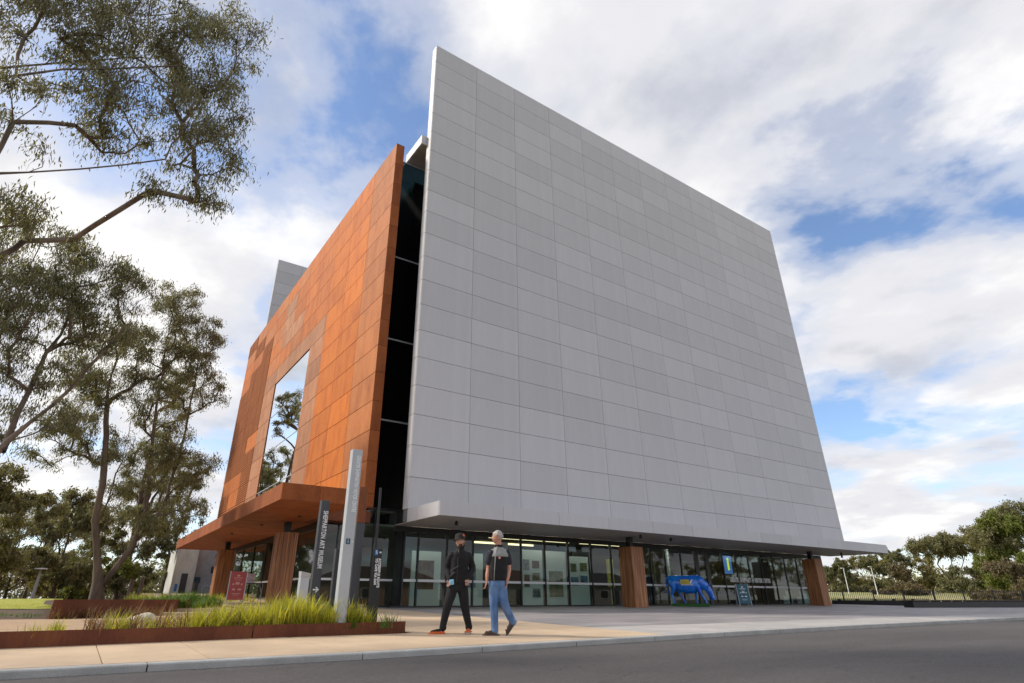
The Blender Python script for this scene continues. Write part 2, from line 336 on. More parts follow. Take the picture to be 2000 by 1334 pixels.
for a, b in ((5.42, 7.6), (7.6, 9.75)):
    for c, d in ((10.75, 13), (13, 15.4), (15.4, 17.8), (17.8, 20.3), (20.3, 23.9)):
        slab('paving_slab', a, b + (0.03 * (c - 10) if b > 9 else 0), c, d, M['tan'], foot)
MB().prism([(-26, 8.15), (3, 8.15), (9.7, 8.62), (9.7, 10.7), (9.9, 23.9), (5.42, 23.9), (5.42, 10.72), (-26, 8.4)], -0.11, -0.03, lambda x, y: gz(y)).build('bedding', M['soil'], foot)
strip = tag(empty('kerbside_strip'), kind='structure')
sx = [9.75, 12, 14.4, 17, 19.8, 22.8, 26, 29.5, 33, 37, 41, 46, 52, 60]
for a, b in zip(sx, sx[1:]): slab('paving_slab', a, b, lambda x: ky(x) + 0.16, 10.75, M['pale'], strip)
plaza = tag(empty('plaza'), kind='structure')
py_ = [10.75, 12.3, 13.85, 15.4, 16.95, 18.5, 20.05, 21.6, 23.3]
for j, (c, d) in enumerate(zip(py_, py_[1:])):
    xs = [9.75 + 0.03 * (c - 10)] + [12.4 + 3.0 * k + (1.5 if j % 2 else 0) for k in range(15)]
    for a, b in zip(xs, xs[1:]): slab('paver', a, b, c, d, M['paver'], plaza, g=0.004)
MB().prism([(9.9, 9.3), (60, 9.5), (60, 23.3), (9.9, 23.3)], -0.11, -0.03, lambda x, y: gz(y)).build('bedding', M['soil'], plaza)
# garden ground on the left of the path
TT = [(10.4, 0.15), (11.5, 0.18), (13, 0.19), (17, 0.22), (20, 0.28), (24, 0.42), (30, 0.56), (45, 0.62), (70, 0.62)]
def tz(x, y): return interp(y, TT) + 0.03 * math.sin(x * 0.7 + y * 0.5) * (1 if y > 18 else 0.25)
ys = [10.5, 11.2, 12, 13, 14, 15.5, 17, 18, 19, 20, 21, 22, 24, 26, 28, 30, 34, 40, 46, 60, 75]
xs = [-90, -50, -30, -20, -14, -10, -7, -5, -3.5, -2.2, -1, 0, 1, 2, 3, 4, 5.36]
def sheet2(name, xs, ys, zf, mat, ymin=None):
    return sheet(name, xs, ys, zf, mat)
vs = [(x, max(y, bedline(x) + 0.03 + 0.01 * j), tz(x, y)) for j, y in enumerate(ys) for x in xs]; n = len(xs)
tag(MB().add(vs, [(j * n + i, j * n + i + 1, (j + 1) * n + i + 1, (j + 1) * n + i) for j in range(len(ys) - 1) for i in range(n - 1)]).build('garden_bed', M['soil'], None, True), kind='structure')
tag(sheet('gravel_path', [-60, -30, -18, -10, -6, -3, -1, 0.5, 2.0, 3.2], [12.0, 13, 14, 15, 16, 17.0], lambda x, y: tz(x, y) + 0.012, M['sand']), kind='structure')
tag(sheet('gravel_landing', [1.2, 2, 3, 4.2, 5.0], [17.0, 18, 19, 20, 21, 22, 23], lambda x, y: tz(x, y) + 0.016, M['sand']), kind='structure')
tag(sheet('lawn', [-60, -30, -16, -10, -7, -5, -3.5, -2.2, -1.0, -0.2], [23, 24, 25, 26, 28, 30, 34, 38], lambda x, y: tz(x, y) + 0.02 + 0.05 * math.exp(-((y - 31) / 4) ** 2), M['lawn']), kind='structure')
tag(sheet('grass_bank', [62, 70, 80, 95, 115, 140], [4, 10, 16, 22, 28, 34, 42, 55], lambda x, y: gt(y) - 0.05 + 1.1 / (1 + math.exp(-(x * 0.9 + y * 0.42 - 76) / 2.5)), M['drygrass']), kind='structure')
# raised terrace in front of the museum doors
ter = tag(empty('terrace'), kind='structure')
def terz(x, y): return 0.36 + 0.024 * (y - 20)
MB().prism([(5.3, 19.9), (7.6, 19.9), (9.8, 23.95), (9.0, 46), (3.6, 46), (3.6, 24)], -0.45, 0.0, terz).build('terrace_floor', M['tan'], ter)
MB().prism([(5.27, 19.86), (5.3, 19.86), (3.6, 23.96), (3.57, 23.94)], -0.4, 0.012, terz).build('steel_riser', M['corten_dark'], ter)
MB().prism([(5.31, 19.85), (7.6, 19.85), (7.6, 19.88), (5.31, 19.88)], -0.4, 0.012, terz).build('steel_riser', M['corten_dark'], ter)
stp = tag(empty('garden_steps'), 'low pale stone steps rising from sand path to the museum terrace', 'steps')
for (a, b, z, wd) in (((2.0, 18.4), (4.9, 17.2), 0.27, 0.5), ((2.6, 20.6), (5.0, 19.0), 0.34, 0.45)):
    A = Vector((*a, 0)); B = Vector((*b, 0)); t_ = (B - A).normalized(); nn = Vector((-t_.y, t_.x, 0))
    pl = [A, B, B + nn * wd, A + nn * wd]
    MB().prism([(p.x, p.y) for p in pl], z - 0.2, z + 0.045).build('step', M['stone'], stp)

# ------------------------------------------------------------------ the museum
mus = tag(empty('museum_building', (10.5, 22, 0.3)), 'cubic museum with grey panelled wall, rust steel wall and glass ground floor', 'building')
ORG = Vector((10.5, 22, 0.3))
def part(mb, name, mat, parent=mus, smooth=False):
    o = mb.build(name, mat, parent, smooth)
    o.location = -ORG if parent is mus else (0, 0, 0)
    return o
def hold(name, parent=mus):
    e = empty(name, parent=parent)
    if parent is mus: e.location = -ORG
    return e
X0, X1, YF = 10.52, 44.83, 22.0
ZT = 31.0; PW = (X1 - X0) / 12; PH = (31.0 - 5.27) / 19
gw = part(MB().box(X0 + 0.03, X1 - 0.03, YF + 0.045, YF + 0.47, 3.5, ZT - 0.02), 'grey_wall', M['grey_dark'])
tag(gw, 'tall wall of pale grey rectangular panels')
pm = boxmesh('panel', PW - 0.013, 0.04, PH - 0.016, M['grey'], 0.004)
pmb = boxmesh('panel', PW - 0.013, 0.04, 5.27 - 3.99 - 0.015, M['grey'], 0.004)
for k in range(12):
    for j in range(19):
        link('panel', pm, gw, (X0 + k * PW + 0.0065, YF - rnd.uniform(0, 0.003), ZT - (j + 1) * PH + 0.008))
    link('panel', pmb, gw, (X0 + k * PW + 0.0065, YF, 3.995))
em = boxmesh('end_panel', 0.035, 0.44, PH - 0.016, M['grey'], 0.003)
for side in (0, 1):
    for j in range(19):
        link('end_panel', em, gw, ((X0 - 0.006) if side == 0 else X1 - 0.029, YF + 0.043, ZT - (j + 1) * PH + 0.008))
    link('end_panel', boxmesh('end_panel', 0.035, 0.44, 1.27, M['grey'], 0.003), gw, ((X0 - 0.006) if side == 0 else X1 - 0.029, YF + 0.043, 3.995))
MB().box(X0 + 0.03, X1 - 0.03, YF + 0.045, YF + 0.48, ZT - 0.018, ZT + 0.012).build('coping', M['grey'], gw)
# grey canopy
ZS, ZC = 3.45, 3.97; YC = 19.32
gc = part(MB().box(X0 + 0.06, X1 - 0.06, YC + 0.05, 22.4, ZS + 0.03, ZC - 0.03), 'grey_canopy', M['grey_dark'])
fw = (X1 - X0 - 0.0) / 12
for k in range(12):
    MB().box(X0 + k * fw + 0.006, X0 + (k + 1) * fw - 0.006, YC, YC + 0.048, ZS, ZC).build('fascia_panel', M['grey'], gc)
for k in range(3):
    d_ = (YF - YC - 0.05) / 3
    for xx in (X0 - 0.008, X1 - 0.04): MB().box(xx, xx + 0.048, YC + 0.052 + k * d_, YC + 0.05 + (k + 1) * d_ - 0.008, ZS, ZC).build('fascia_panel', M['grey'], gc)
for k in range(12):
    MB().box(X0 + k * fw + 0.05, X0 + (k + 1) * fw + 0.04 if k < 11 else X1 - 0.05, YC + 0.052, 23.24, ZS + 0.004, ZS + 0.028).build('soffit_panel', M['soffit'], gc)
MB().box(X0 + 0.05, X1 - 0.05, YC + 0.052, 22.03, ZC - 0.028, ZC - 0.006).build('canopy_top', M['grey'], gc)
# glazed ground floor under the grey wall
YG = 23.3; ZG = 0.34
MX = [11.08, 11.74, 13.13, 14.47, 15.78, 17.14, 18.56, 20.04, 21.57, 22.97, 24.45, 25.95, 27.16, 28.47, 29.85, 30.8, 32.31, 33.6, 34.88, 36.21, 37.54, 38.86, 40.3, 41.9, 43.5]
gl = part(MB().box(10.6, 43.56, YG - 0.05, YG + 0.1, ZS - 0.22, ZS - 0.002), 'shopfront', M['blackmetal'])
for a, b in zip(MX, MX[1:]):
    p_ = MB().box(a + 0.03, b - 0.03, YG - 0.008, YG + 0.008, ZG + 0.05, ZS - 0.22).build('glass_pane', M['glass'], gl)
    MB().box(a + 0.035, b - 0.035, YG - 0.012, YG - 0.009, ZG + 0.95, ZG + 1.05).build('safety_strip', M['dimwhite'], gl)
for x in MX:
    wd = 0.16 if x in (29.85, 30.8) else 0.03
    MB().box(x - wd, x + wd, YG - 0.05, YG + 0.09, ZG, ZS - 0.222).build('mullion', M['blackmetal'], gl)
MB().box(10.6, 43.56, YG - 0.04, YG + 0.08, ZG - 0.02, ZG + 0.048).build('sill', M['blackmetal'], gl)
# return glazing at the far right corner
for a, b in zip((23.4, 26, 28.6, 31.2), (26, 28.6, 31.2, 33.8)):
    MB().box(43.46, 43.48, a + 0.03, b - 0.03, ZG + 0.05, ZS).build('glass_pane', M['glass'], gl)
    MB().box(43.42, 43.52, b - 0.03, b + 0.03, ZG, ZS).build('mullion', M['blackmetal'], gl)
# interior behind the glass
inn = hold('interior')
MB().box(7.8, 43.4, 23.45, 34.0, ZG - 0.1, ZG).build('floor', M['intfloor'], inn)
MB().box(8.0, 43.4, 33.8, 34.0, ZG + 0.002, 3.5).build('back_wall', M['interior'], inn)
MB().box(7.8, 43.4, 24.4, 34.0, 3.52, 3.6).build('ceiling', M['ceiling'], inn)
MB().box(43.15, 43.3, 23.9, 33.75, ZG + 0.003, 3.5).build('blocking_wall', M['interior'], inn)  # wall added to block the bright view and darken the right-end panes
for xx in (19.2, 30.9): MB().box(xx, xx + 0.15, 27.5, 33.8, ZG + 0.002, 3.5).build('partition', M['interior'], inn)
for (a, b, y) in ((16.6, 21.8, 25.2), (22.6, 25.6, 25.2), (17.5, 21.5, 28.0)):
    MB().box(a, b, y, y + 0.07, 3.42, 3.505).build('light_strip', M['striplamp'], inn)
for k in range(10): MB().box(11.6 + 3.2 * k, 14.0 + 3.2 * k, 23.9, 23.96, 3.44, 3.5).build('fill_strip', M['fillglow'], inn)  # added strips, out of view, lighting the boards from above
# solid upper storeys behind the walls
part(MB().box(10.9, 43.4, 24.6, 56, 3.66, 22.6), 'upper_storeys', M['darkpanel'])
# timber clad columns
def column(x, y, z0, z1, wx=0.84, wy=0.84, par=None):
    mb = MB(); n = 5; 
    mb.box(x + 0.03, x + wx - 0.03, y + 0.03, y + wy - 0.03, z0, z1 - 0.01)
    for k in range(n):
        a = x + k * wx / n; mb.box(a + 0.004, a + wx / n - 0.004, y - rnd.uniform(0, 0.012), y + 0.028, z0, z1)
        a = y + k * wy / n; mb.box(x - rnd.uniform(0.0, 0.015) * 2, x + 0.028, a + 0.03 if k == 0 else a + 0.004, a + wy / n - 0.004, z0, z1)
    o = part(mb, 'timber_column', M['wood']); return o
column(22.05, 20.95, gz(21), 2.98); column(38.6, 21.05, gz(21), 2.98)
column(6.25, 24.4, 0.45, 3.05, 0.72, 0.72); column(6.05, 35.2, 0.6, 3.05, 0.78, 0.78)
for (x, y) in ((22.47, 21.4), (39.0, 21.5)): part(MB().box(x - 0.12, x + 0.12, y - 0.12, y + 0.12, 2.975, ZS + 0.01), 'column_neck', M['blackmetal'])
for (x, y) in ((6.6, 24.8), (6.45, 35.6)): part(MB().box(x - 0.12, x + 0.12, y - 0.12, y + 0.12, 3.045, 3.46), 'column_neck', M['blackmetal'])
# small dome cameras under the soffits
for x, y in ((12.0, 20.6), (22.0, 20.2), (24.4, 20.4), (41.6, 20.8), (44.2, 22.1)):
    part(MB().tube([(x, y, ZS + 0.004), (x, y, ZS - 0.09)], [0.05, 0.045], 10).ball((x, y, ZS - 0.1), 0.075), 'dome_camera', M['blackmetal'], smooth=True)
# lettering on the glass
def text_mesh(name, body, size, mat, extrude=0.004, align='LEFT', spacing=1.0, bold=0.0):
    cu = bpy.data.curves.new(name, 'FONT'); cu.body = body; cu.size = size; cu.extrude = extrude; cu.align_x = align; cu.align_y = 'CENTER'; cu.space_character = spacing; cu.offset = bold
    o = bpy.data.objects.new(name, cu); COL.objects.link(o)
    dg = bpy.context.evaluated_depsgraph_get(); me = bpy.data.meshes.new_from_object(o.evaluated_get(dg)); bpy.data.objects.remove(o)
    me.materials.clear(); me.materials.append(mat); return me
tm = text_mesh('glass_lettering', 'GREATER SHEPPARTON VISITOR CENTRE', 0.36, M['white'], bold=0.014, spacing=1.12)
wdt = max(v.co.x for v in tm.vertices)
lt = link('glass_lettering', tm, gl, (32.75, YG - 0.03, ZG + 1.36), (R(90), 0, 0)); lt.scale = (4.15 / wdt, 0.95, 1)

# ---- rust steel wall
XC = 9.1; ZR = 23.55; RP = 1.35
YJ = [23.3, 26.3, 29.25, 32.25, 35.1, 37.9, 40.7, 43.5, 46.9, 50.3, 53.8, 57.4]
cw = part(MB().box(XC + 0.035, XC + 0.44, 23.34, 35.1, 4.12, ZR - 0.02), 'steel_wall', M['corten_dark'])
tag(cw, 'wall of orange rust weathering steel panels')
MB().box(XC + 0.035, XC + 0.44, 43.5, 57.38, 4.12, ZR - 0.02).build('wall_backing', M['corten_dark'], cw)
MB().box(XC + 0.035, XC + 0.44, 35.1, 43.5, ZR - 6 * RP, ZR - 0.02).build('wall_backing', M['corten_dark'], cw)
nrow = int(math.ceil((ZR - 4.12) / RP)); slats = MB()
lrng = random.Random(5)
for k, (a, b) in enumerate(zip(YJ, YJ[1:])):
    for j in range(nrow):
        zt = ZR - j * RP; zb = max(ZR - (j + 1) * RP, 4.12)
        if zt - zb < 0.15: continue
        if 4 <= k <= 6 and j >= 6: continue
        frame = (k in (3, 7) and j >= 5) or (4 <= k <= 6 and j == 5)
        solid = not (k >= 8) or (lrng.random() < 0.22)
        if k >= 8 and not solid:
            m_ = M['corten']
            link('panel', boxmesh('panel', 0.02, b - a - 0.014, zt - zb - 0.012, M['corten_mid']), cw, (XC + 0.014, a + 0.007, zb + 0.006))
            ns = 8
            for q in range(ns):
                z_ = zb + 0.02 + (zt - zb - 0.03) * q / ns
                for (ya, yb) in ((a + 0.01, (a + b) / 2 - 0.03), ((a + b) / 2 + 0.03, b - 0.01)):
                    slats.box(XC - 0.03, XC + 0.012, ya, yb, z_, z_ + (zt - zb) / ns * 0.52)
        else:
            m_ = M['corten_pale'] if frame or (k in (5, 6) and j < 5 and lrng.random() < 0.35) else M['corten_soft'] if k == 0 or (k > 3 and lrng.random() < 0.4) else M['corten_vivid'] if k in (1, 2) else M['corten']
            link('panel', boxmesh('panel', 0.033, b - a - 0.024, zt - zb - 0.024, m_, 0.003), cw, (XC - rnd.uniform(0, 0.004), a + 0.012, zb + 0.012))
s_ = slats.build('louvre_slats', M['corten_soft'], cw); tag(s_, kind='stuff')
for j in range(nrow):
    zt = ZR - j * RP; zb = max(ZR - (j + 1) * RP, 4.12)
    if zt - zb > 0.15: link('end_panel', boxmesh('end_panel', 0.45, 0.03, zt - zb - 0.012, M['corten_mid'], 0.003), cw, (XC + 0.012, 23.3, zb + 0.006))  # darker steel tone stands in for shade on this end face
MB().box(XC, XC + 0.45, 23.3, 57.4, ZR - 0.018, ZR + 0.015).build('coping', M['corten_dark'], cw)
MB().box(XC, XC + 0.45, 23.3, 57.4, 4.06, 4.12).build('bottom_edge', M['corten_dark'], cw)
# mirror window
wz = [4.65, 7.35, 10.05, 12.75, ZR - 6 * RP]
win = part(MB().box(XC + 0.1, XC + 0.2, 35.1, 43.5, 4.12, ZR - 6 * RP), 'window', M['blackmetal'])
for a, b in zip([4.13] + wz, wz):
    MB().box(XC + 0.05, XC + 0.07, 35.14, 43.46, a + 0.02, b - 0.02).build('pane', M['mirror'], win)
for z in wz[:-1]: MB().box(XC + 0.03, XC + 0.09, 35.12, 43.48, z - 0.02, z + 0.02).build('transom', M['silver'], win)
# steel canopy
zc0, zc1 = 3.46, 3.97
cc = part(MB().prism([(4.75, 18.95), (7.15, 18.95), (7.15, 23.35), (9.5, 23.35), (9.5, 42.3), (4.75, 42.3)], zc0 + 0.03, zc1 - 0.03), 'steel_canopy', M['corten_dark'])
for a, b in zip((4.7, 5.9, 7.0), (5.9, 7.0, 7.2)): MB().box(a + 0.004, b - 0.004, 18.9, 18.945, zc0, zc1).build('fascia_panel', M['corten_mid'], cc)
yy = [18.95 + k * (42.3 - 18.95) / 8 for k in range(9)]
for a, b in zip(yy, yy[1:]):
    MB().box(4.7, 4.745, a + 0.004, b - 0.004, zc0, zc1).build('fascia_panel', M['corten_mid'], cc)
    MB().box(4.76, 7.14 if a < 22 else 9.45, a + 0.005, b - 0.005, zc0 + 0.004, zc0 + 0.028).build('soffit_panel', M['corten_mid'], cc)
for (x, y) in ((5.6, 30.5), (5.9, 26.2), (6.4, 22.6)): part(MB().tube([(x, y, zc0 + 0.004), (x, y, zc0 - 0.04)], 0.06, 10), 'downlight', M['blackmetal'])
# glazing under the steel canopy
gl2 = part(MB().box(7.55, 7.68, 24.0, 45.5, 3.2, 3.46), 'side_shopfront', M['blackmetal'])
yb_ = [24.05, 26.6, 29.2, 31.8, 34.4, 37.0, 39.6, 42.2, 45.4]
for a, b in zip(yb_, yb_[1:]):
    MB().box(7.6, 7.616, a + 0.03, b - 0.03, 0.5, 3.2).build('glass_pane', M['glass'], gl2)
    MB().box(7.57, 7.66, a - 0.03, a + 0.03, 0.34, 3.2).build('mullion', M['blackmetal'], gl2)
    MB().box(7.594, 7.598, a + 0.035, b - 0.035, 1.36, 1.44).build('safety_strip', M['dimwhite'], gl2)
# glazed entry between the two walls
gl3 = part(MB().box(7.7, 11.05, 24.02, 24.14, 4.12, 4.22), 'entry_glazing', M['blackmetal'])
ex = [7.7, 8.45, 9.2, 10.0, 11.02]
for a, b in zip(ex, ex[1:]):
    MB().box(a + 0.025, b - 0.025, 24.05, 24.066, 0.4, 4.12).build('glass_pane', M['glass'], gl3)
    MB().box(a - 0.025, a + 0.025, 24.02, 24.12, 0.34, 4.12).build('mullion', M['blackmetal'], gl3)
    MB().box(a + 0.03, b - 0.03, 24.042, 24.046, 1.32, 1.40).build('safety_strip', M['dimwhite'], gl3)
MB().box(7.7, 11.05, 24.02, 24.12, 0.32, 0.398).build('sill', M['blackmetal'], gl3)
MB().box(11.0, 11.06, 23.38, 24.1, 0.34, 4.12).build('corner_post', M['blackmetal'], gl3)
zz = [4.24, 8.2, 12.3, 17.0, 23.35]
for a, b in zip(zz, zz[1:]):
    MB().box(9.58, 12.4, 24.2, 24.23, a, b - 0.08).build('tinted_pane', M['glass_dark'], gl3)
    MB().box(9.58, 12.4, 24.18, 24.25, b - 0.078, b - 0.002).build('transom', M['conc_grey'], gl3)
lob = hold('entry_lobby')
MB().box(7.75, 11.0, 24.3, 30, 4.1, 4.16).build('ceiling', M['ceiling'], lob)
MB().box(7.75, 11.0, 31, 31.2, 0.4, 4.1).build('back_wall', M['interior'], lob)
for (x, y) in ((8.5, 25.3), (9.4, 25.6), (9.2, 27.5)): MB().tube([(x, y, 4.098), (x, y, 4.06)], 0.055, 10).build('downlight', M['lamp'], lob)
# roof overhang linking the plates
part(MB().box(10.2, 14.5, 22.5, 24.5, 23.55, 24.15), 'roof_overhang', M['grey'])
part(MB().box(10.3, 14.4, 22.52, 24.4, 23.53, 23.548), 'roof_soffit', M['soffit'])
# rear grey wall
rw = part(MB().box(10.2, 18, 57.05, 57.5, 18, 34.0), 'rear_grey_wall', M['grey_dark'])
for k in range(3):
    for j in range(12):
        link('panel', boxmesh('panel', 2.58, 0.04, PH - 0.02, M['grey']), rw, (10.15 + k * 2.6, 57.0, 34.04 - (j + 1) * PH))
MB().box(10.14, 10.19, 57.045, 57.5, 18, 34.04).build('end_panel', M['grey'], rw)

# ------------------------------------------------------------------ trees
def leaf_object(name, cen, ln, wd, mat, parent, rng, droop=0.8, curl=0.25, off=(0, 0, 0)):
    n = len(cen); cen = np.asarray(cen, float)
    d = rng.normal(size=(n, 3)); d[:, 2] -= droop * 2.2; d /= np.linalg.norm(d, axis=1)[:, None]
    s = np.cross(d, rng.normal(size=(n, 3))); s /= np.linalg.norm(s, axis=1)[:, None] + 1e-9
    L = (ln * rng.uniform(0.6, 1.25, n))[:, None]; W = (wd * rng.uniform(0.7, 1.3, n))[:, None]
    nrm = np.cross(d, s)
    v = np.empty((n, 4, 3)); v[:, 0] = cen; v[:, 1] = cen + d * L * 0.42 + s * W * 0.5 + nrm * L * curl * 0.3; v[:, 2] = cen + d * L; v[:, 3] = cen + d * L * 0.42 - s * W * 0.5 + nrm * L * curl * 0.3
    me = bpy.data.meshes.new(name); me.vertices.add(n * 4); me.vertices.foreach_set('co', v.reshape(-1)); me.loops.add(n * 4); me.loops.foreach_set('vertex_index', np.arange(n * 4, dtype=np.int32))
    me.polygons.add(n); me.polygons.foreach_set('loop_start', np.arange(0, n * 4, 4, dtype=np.int32)); me.polygons.foreach_set('loop_total', np.full(n, 4, dtype=np.int32))
    a = me.attributes.new('tint', 'FLOAT', 'FACE'); a.data.foreach_set('value', np.clip(rng.beta(2, 2.2, n), 0, 1).astype(np.float32))
    me.materials.append(mat); me.update(); me.validate()
    return link(name, me, parent)
def grow_tree(name, label, base, stems, clumps, rng, mat_leaf, mat_bark, cat='tree', leaf=(0.14, 0.035), per=160, twigs=6, droop=0.9, r_tip=0.012, expo=0.46, group=None, spread=1.0, rmax=None, twig_r=0.006):
    """stems: list of point lists (world); clumps: list of (x,y,z,radius). Limbs are grown from the stems out to the clumps."""
    root = empty(name, base); tag(root, label, cat, group)
    pos = []; par = []; paths = []
    for st in stems:
        pts = [np.array(p, float) for p in st]; prev = -1; path = []
        if st is not stems[0]:
            dd = [np.linalg.norm(q - pts[0]) for q in pos]; prev = int(np.argmin(dd)); path = [prev]
        for i, p in enumerate(pts):
            if i == 0:
                pos.append(p); par.append(prev); prev = len(pos) - 1; path.append(prev); continue
            m = max(1, int(np.linalg.norm(p - pts[i - 1]) / 0.6)); a = pts[i - 1]
            for q in range(1, m + 1):
                w_ = a + (p - a) * q / m + rng.normal(size=3) * 0.035 * (1 if q < m else 0)
                pos.append(w_); par.append(prev); prev = len(pos) - 1; path.append(prev)
        paths.append(path)
    c0 = np.mean([s[-1] for s in stems], axis=0); c0[2] = base[2] + (c0[2] - base[2]) * 0.5
    load = {}
    cl = sorted(clumps, key=lambda c: np.linalg.norm(np.array(c[:3]) - c0))
    tips = []; LP = []
    tw = MB()
    for c in cl:
        ce = np.array(c[:3]); P_ = np.array(pos)
        dv = ce - P_; dist = np.linalg.norm(dv, axis=1); horiz = np.linalg.norm(dv[:, :2], axis=1)
        cost = dist + 1.6 * np.maximum(0, 0.35 * horiz - dv[:, 2]) + 2.0 * (P_[:, 2] < base[2] + 0.18 * (c0[2] - base[2]) * 2)
        DR = np.array([P_[i] - P_[par[i]] if par[i] >= 0 else np.array([0, 0, 1.0]) for i in range(len(pos))]); DR /= np.linalg.norm(DR, axis=1)[:, None] + 1e-9
        cosang = np.einsum('ij,ij->i', DR, dv) / (dist + 1e-9); cost = cost + dist * 0.9 * np.maximum(0, 0.5 - cosang) + 0.25
        k = int(np.argmin(cost)); a = P_[k]
        m = max(2, int(dist[k] / 0.5)); mid = (a + ce) / 2 + np.array([0, 0, 0.10 * dist[k]]) + rng.normal(size=3) * 0.08 * dist[k]
        prev = k; path = [k]
        for q in range(1, m + 1):
            t = q / m; w_ = (1 - t) ** 2 * a + 2 * t * (1 - t) * mid + t * t * ce + rng.normal(size=3) * 0.03
            pos.append(w_); par.append(prev); prev = len(pos) - 1; path.append(prev)
        paths.append(path); load[prev] = load.get(prev, 0) + 1
        r_ = c[3]; nt_ = twigs
        for t in range(nt_):
            d = rng.normal(size=3); d[2] = d[2] * 0.7 + 0.1; d /= np.linalg.norm(d)
            e = ce + d * r_ * rng.uniform(0.6, 1.05); mdl = (ce + e) / 2 + np.array([0, 0, 0.18 * r_])
            e2 = e + np.array([0, 0, -0.25 * r_ * droop])
            if twig_r: tw.tube([ce, mdl, e, e2], [twig_r * 1.5, twig_r * 1.1, twig_r * 0.8, twig_r * 0.4], 4, cap=False)
            nl = int(per / nt_); u = rng.uniform(0.25, 1.05, nl)[:, None]
            p = np.where(u < 0.6, ce + (mdl - ce) * (u / 0.6), mdl + (e - mdl) * ((u - 0.6) / 0.4))
            LP.append(p + rng.normal(size=(nl, 3)) * r_ * 0.17 * spread)
    n = len(pos); cnt = np.zeros(n)
    for k, v in load.items(): cnt[k] += v
    for i in range(n - 1, -1, -1):
        if par[i] >= 0: cnt[par[i]] += cnt[i]
    rad = r_tip * np.maximum(cnt, 0.4) ** expo
    for path in paths[:len(stems)]:
        m_ = len(path); r0 = rad[path[1]]
        for q, i in enumerate(path[1:]): rad[i] = min(rad[i], r0 * (1 - 0.78 * q / m_))
    if rmax: rad = np.minimum(rad, rmax)
    mb = MB()
    for path in paths:
        while len(path) > 1 and cnt[path[-1]] == 0: path.pop()
        if len(path) < 2: continue
        rr = [rad[i] for i in path]
        if par[path[-1]] >= 0 and path[0] != 0: rr[0] = min(rr[0], rr[1] * 1.25)
        zb = base[2]
        if path[0] == 0:
            for q in range(len(path)):
                hgt = pos[path[q]][2] - zb
                rr[q] *= 1 + 0.55 * math.exp(-max(hgt, 0) / 0.5)
        mb.tube([pos[i] for i in path], rr, 8 if max(rr) > 0.05 else 5, cap=False)
    b = Vector(base)
    o = mb.build('trunk', mat_bark, root, True); o.location = -b
    if twig_r:
        o = tw.build('twigs', mat_bark, root); o.location = -b; tag(o, kind='stuff')
    o = leaf_object('crown', np.concatenate(LP), leaf[0], leaf[1], mat_leaf, root, rng, droop); o.location = -b
    return root
def cloud_clumps(rng, blobs, n, r=(0.5, 0.9)):
    """clump centres inside ellipsoid blobs (x,y,z,rx,ry,rz)"""
    vol = np.array([b[3] * b[4] * b[5] for b in blobs]) ** 0.8; vol = vol / vol.sum(); out = []
    for _ in range(n):
        b = blobs[rng.choice(len(blobs), p=vol)]; d = rng.normal(size=3); d /= np.linalg.norm(d); k = rng.uniform(0.35, 1) ** 0.5
        out.append((b[0] + d[0] * b[3] * k, b[1] + d[1] * b[4] * k, b[2] + d[2] * b[5] * k, rng.uniform(*r)))
    return out
# big multi-stemmed gum behind the steel garden edge
rg = np.random.default_rng(11)
stems = [[(0.85, 28, 0.5), (0.75, 28, 1.2), (0.1, 27.9, 3.4), (-0.1, 28, 5.5), (-0.6, 28.2, 8.0), (-0.9, 28.1, 10.6)],
         [(0.85, 28, 1.0), (1.55, 28.1, 2.5), (1.75, 28.3, 3.9), (1.45, 28.2, 6.2), (1.15, 28.3, 8.5), (0.95, 28.2, 11.0), (0.9, 28.3, 13.2)],
         [(1.6, 28.1, 2.7), (2.3, 28.8, 4.0), (2.6, 29.2, 6.4), (2.5, 29, 9.0), (2.4, 29, 11.2)],
         [(0.8, 28, 1.1), (0.2, 28.6, 3.0), (0.5, 29.3, 6.0), (0.3, 29.6, 9.0)]]
bl = [(0.9, 28.2, 13.2, 1.0, 1.1, 1.4), (2.0, 28.5, 11.9, 1.2, 1.3, 1.3), (2.5, 28.8, 9.8, 1.3, 1.4, 1.3), (-0.9, 28.0, 9.8, 1.4, 1.4, 1.5), (0.4, 28.4, 10.8, 1.4, 1.4, 1.5), (-1.6, 28, 7.6, 1.3, 1.3, 1.2), (1.2, 28.4, 8.2, 1.3, 1.4, 1.3),
      (2.9, 28.6, 6.3, 1.2, 1.2, 1.2), (3.2, 28.4, 4.6, 0.9, 1.0, 1.0), (-0.4, 28.5, 6.4, 1.0, 1.2, 1.0), (1.4, 28.6, 5.6, 1.1, 1.2, 1.1), (2.4, 28.2, 3.4, 0.9, 1, 0.8), (-2.0, 28.2, 5.6, 0.8, 0.9, 0.9), (0.7, 29, 4.2, 1, 1, .8)]
grow_tree('gum_tree', 'multi-stemmed gum tree with dark forked trunk behind the low rust steel bed', (0.85, 28, 0.5), stems, cloud_clumps(rg, bl, 270, (0.4, 0.75)), rg, M['leaf_gum'], M['bark_dark'], leaf=(0.15, 0.032), per=220, r_tip=0.012, expo=0.48, twig_r=0.007, rmax=0.25)
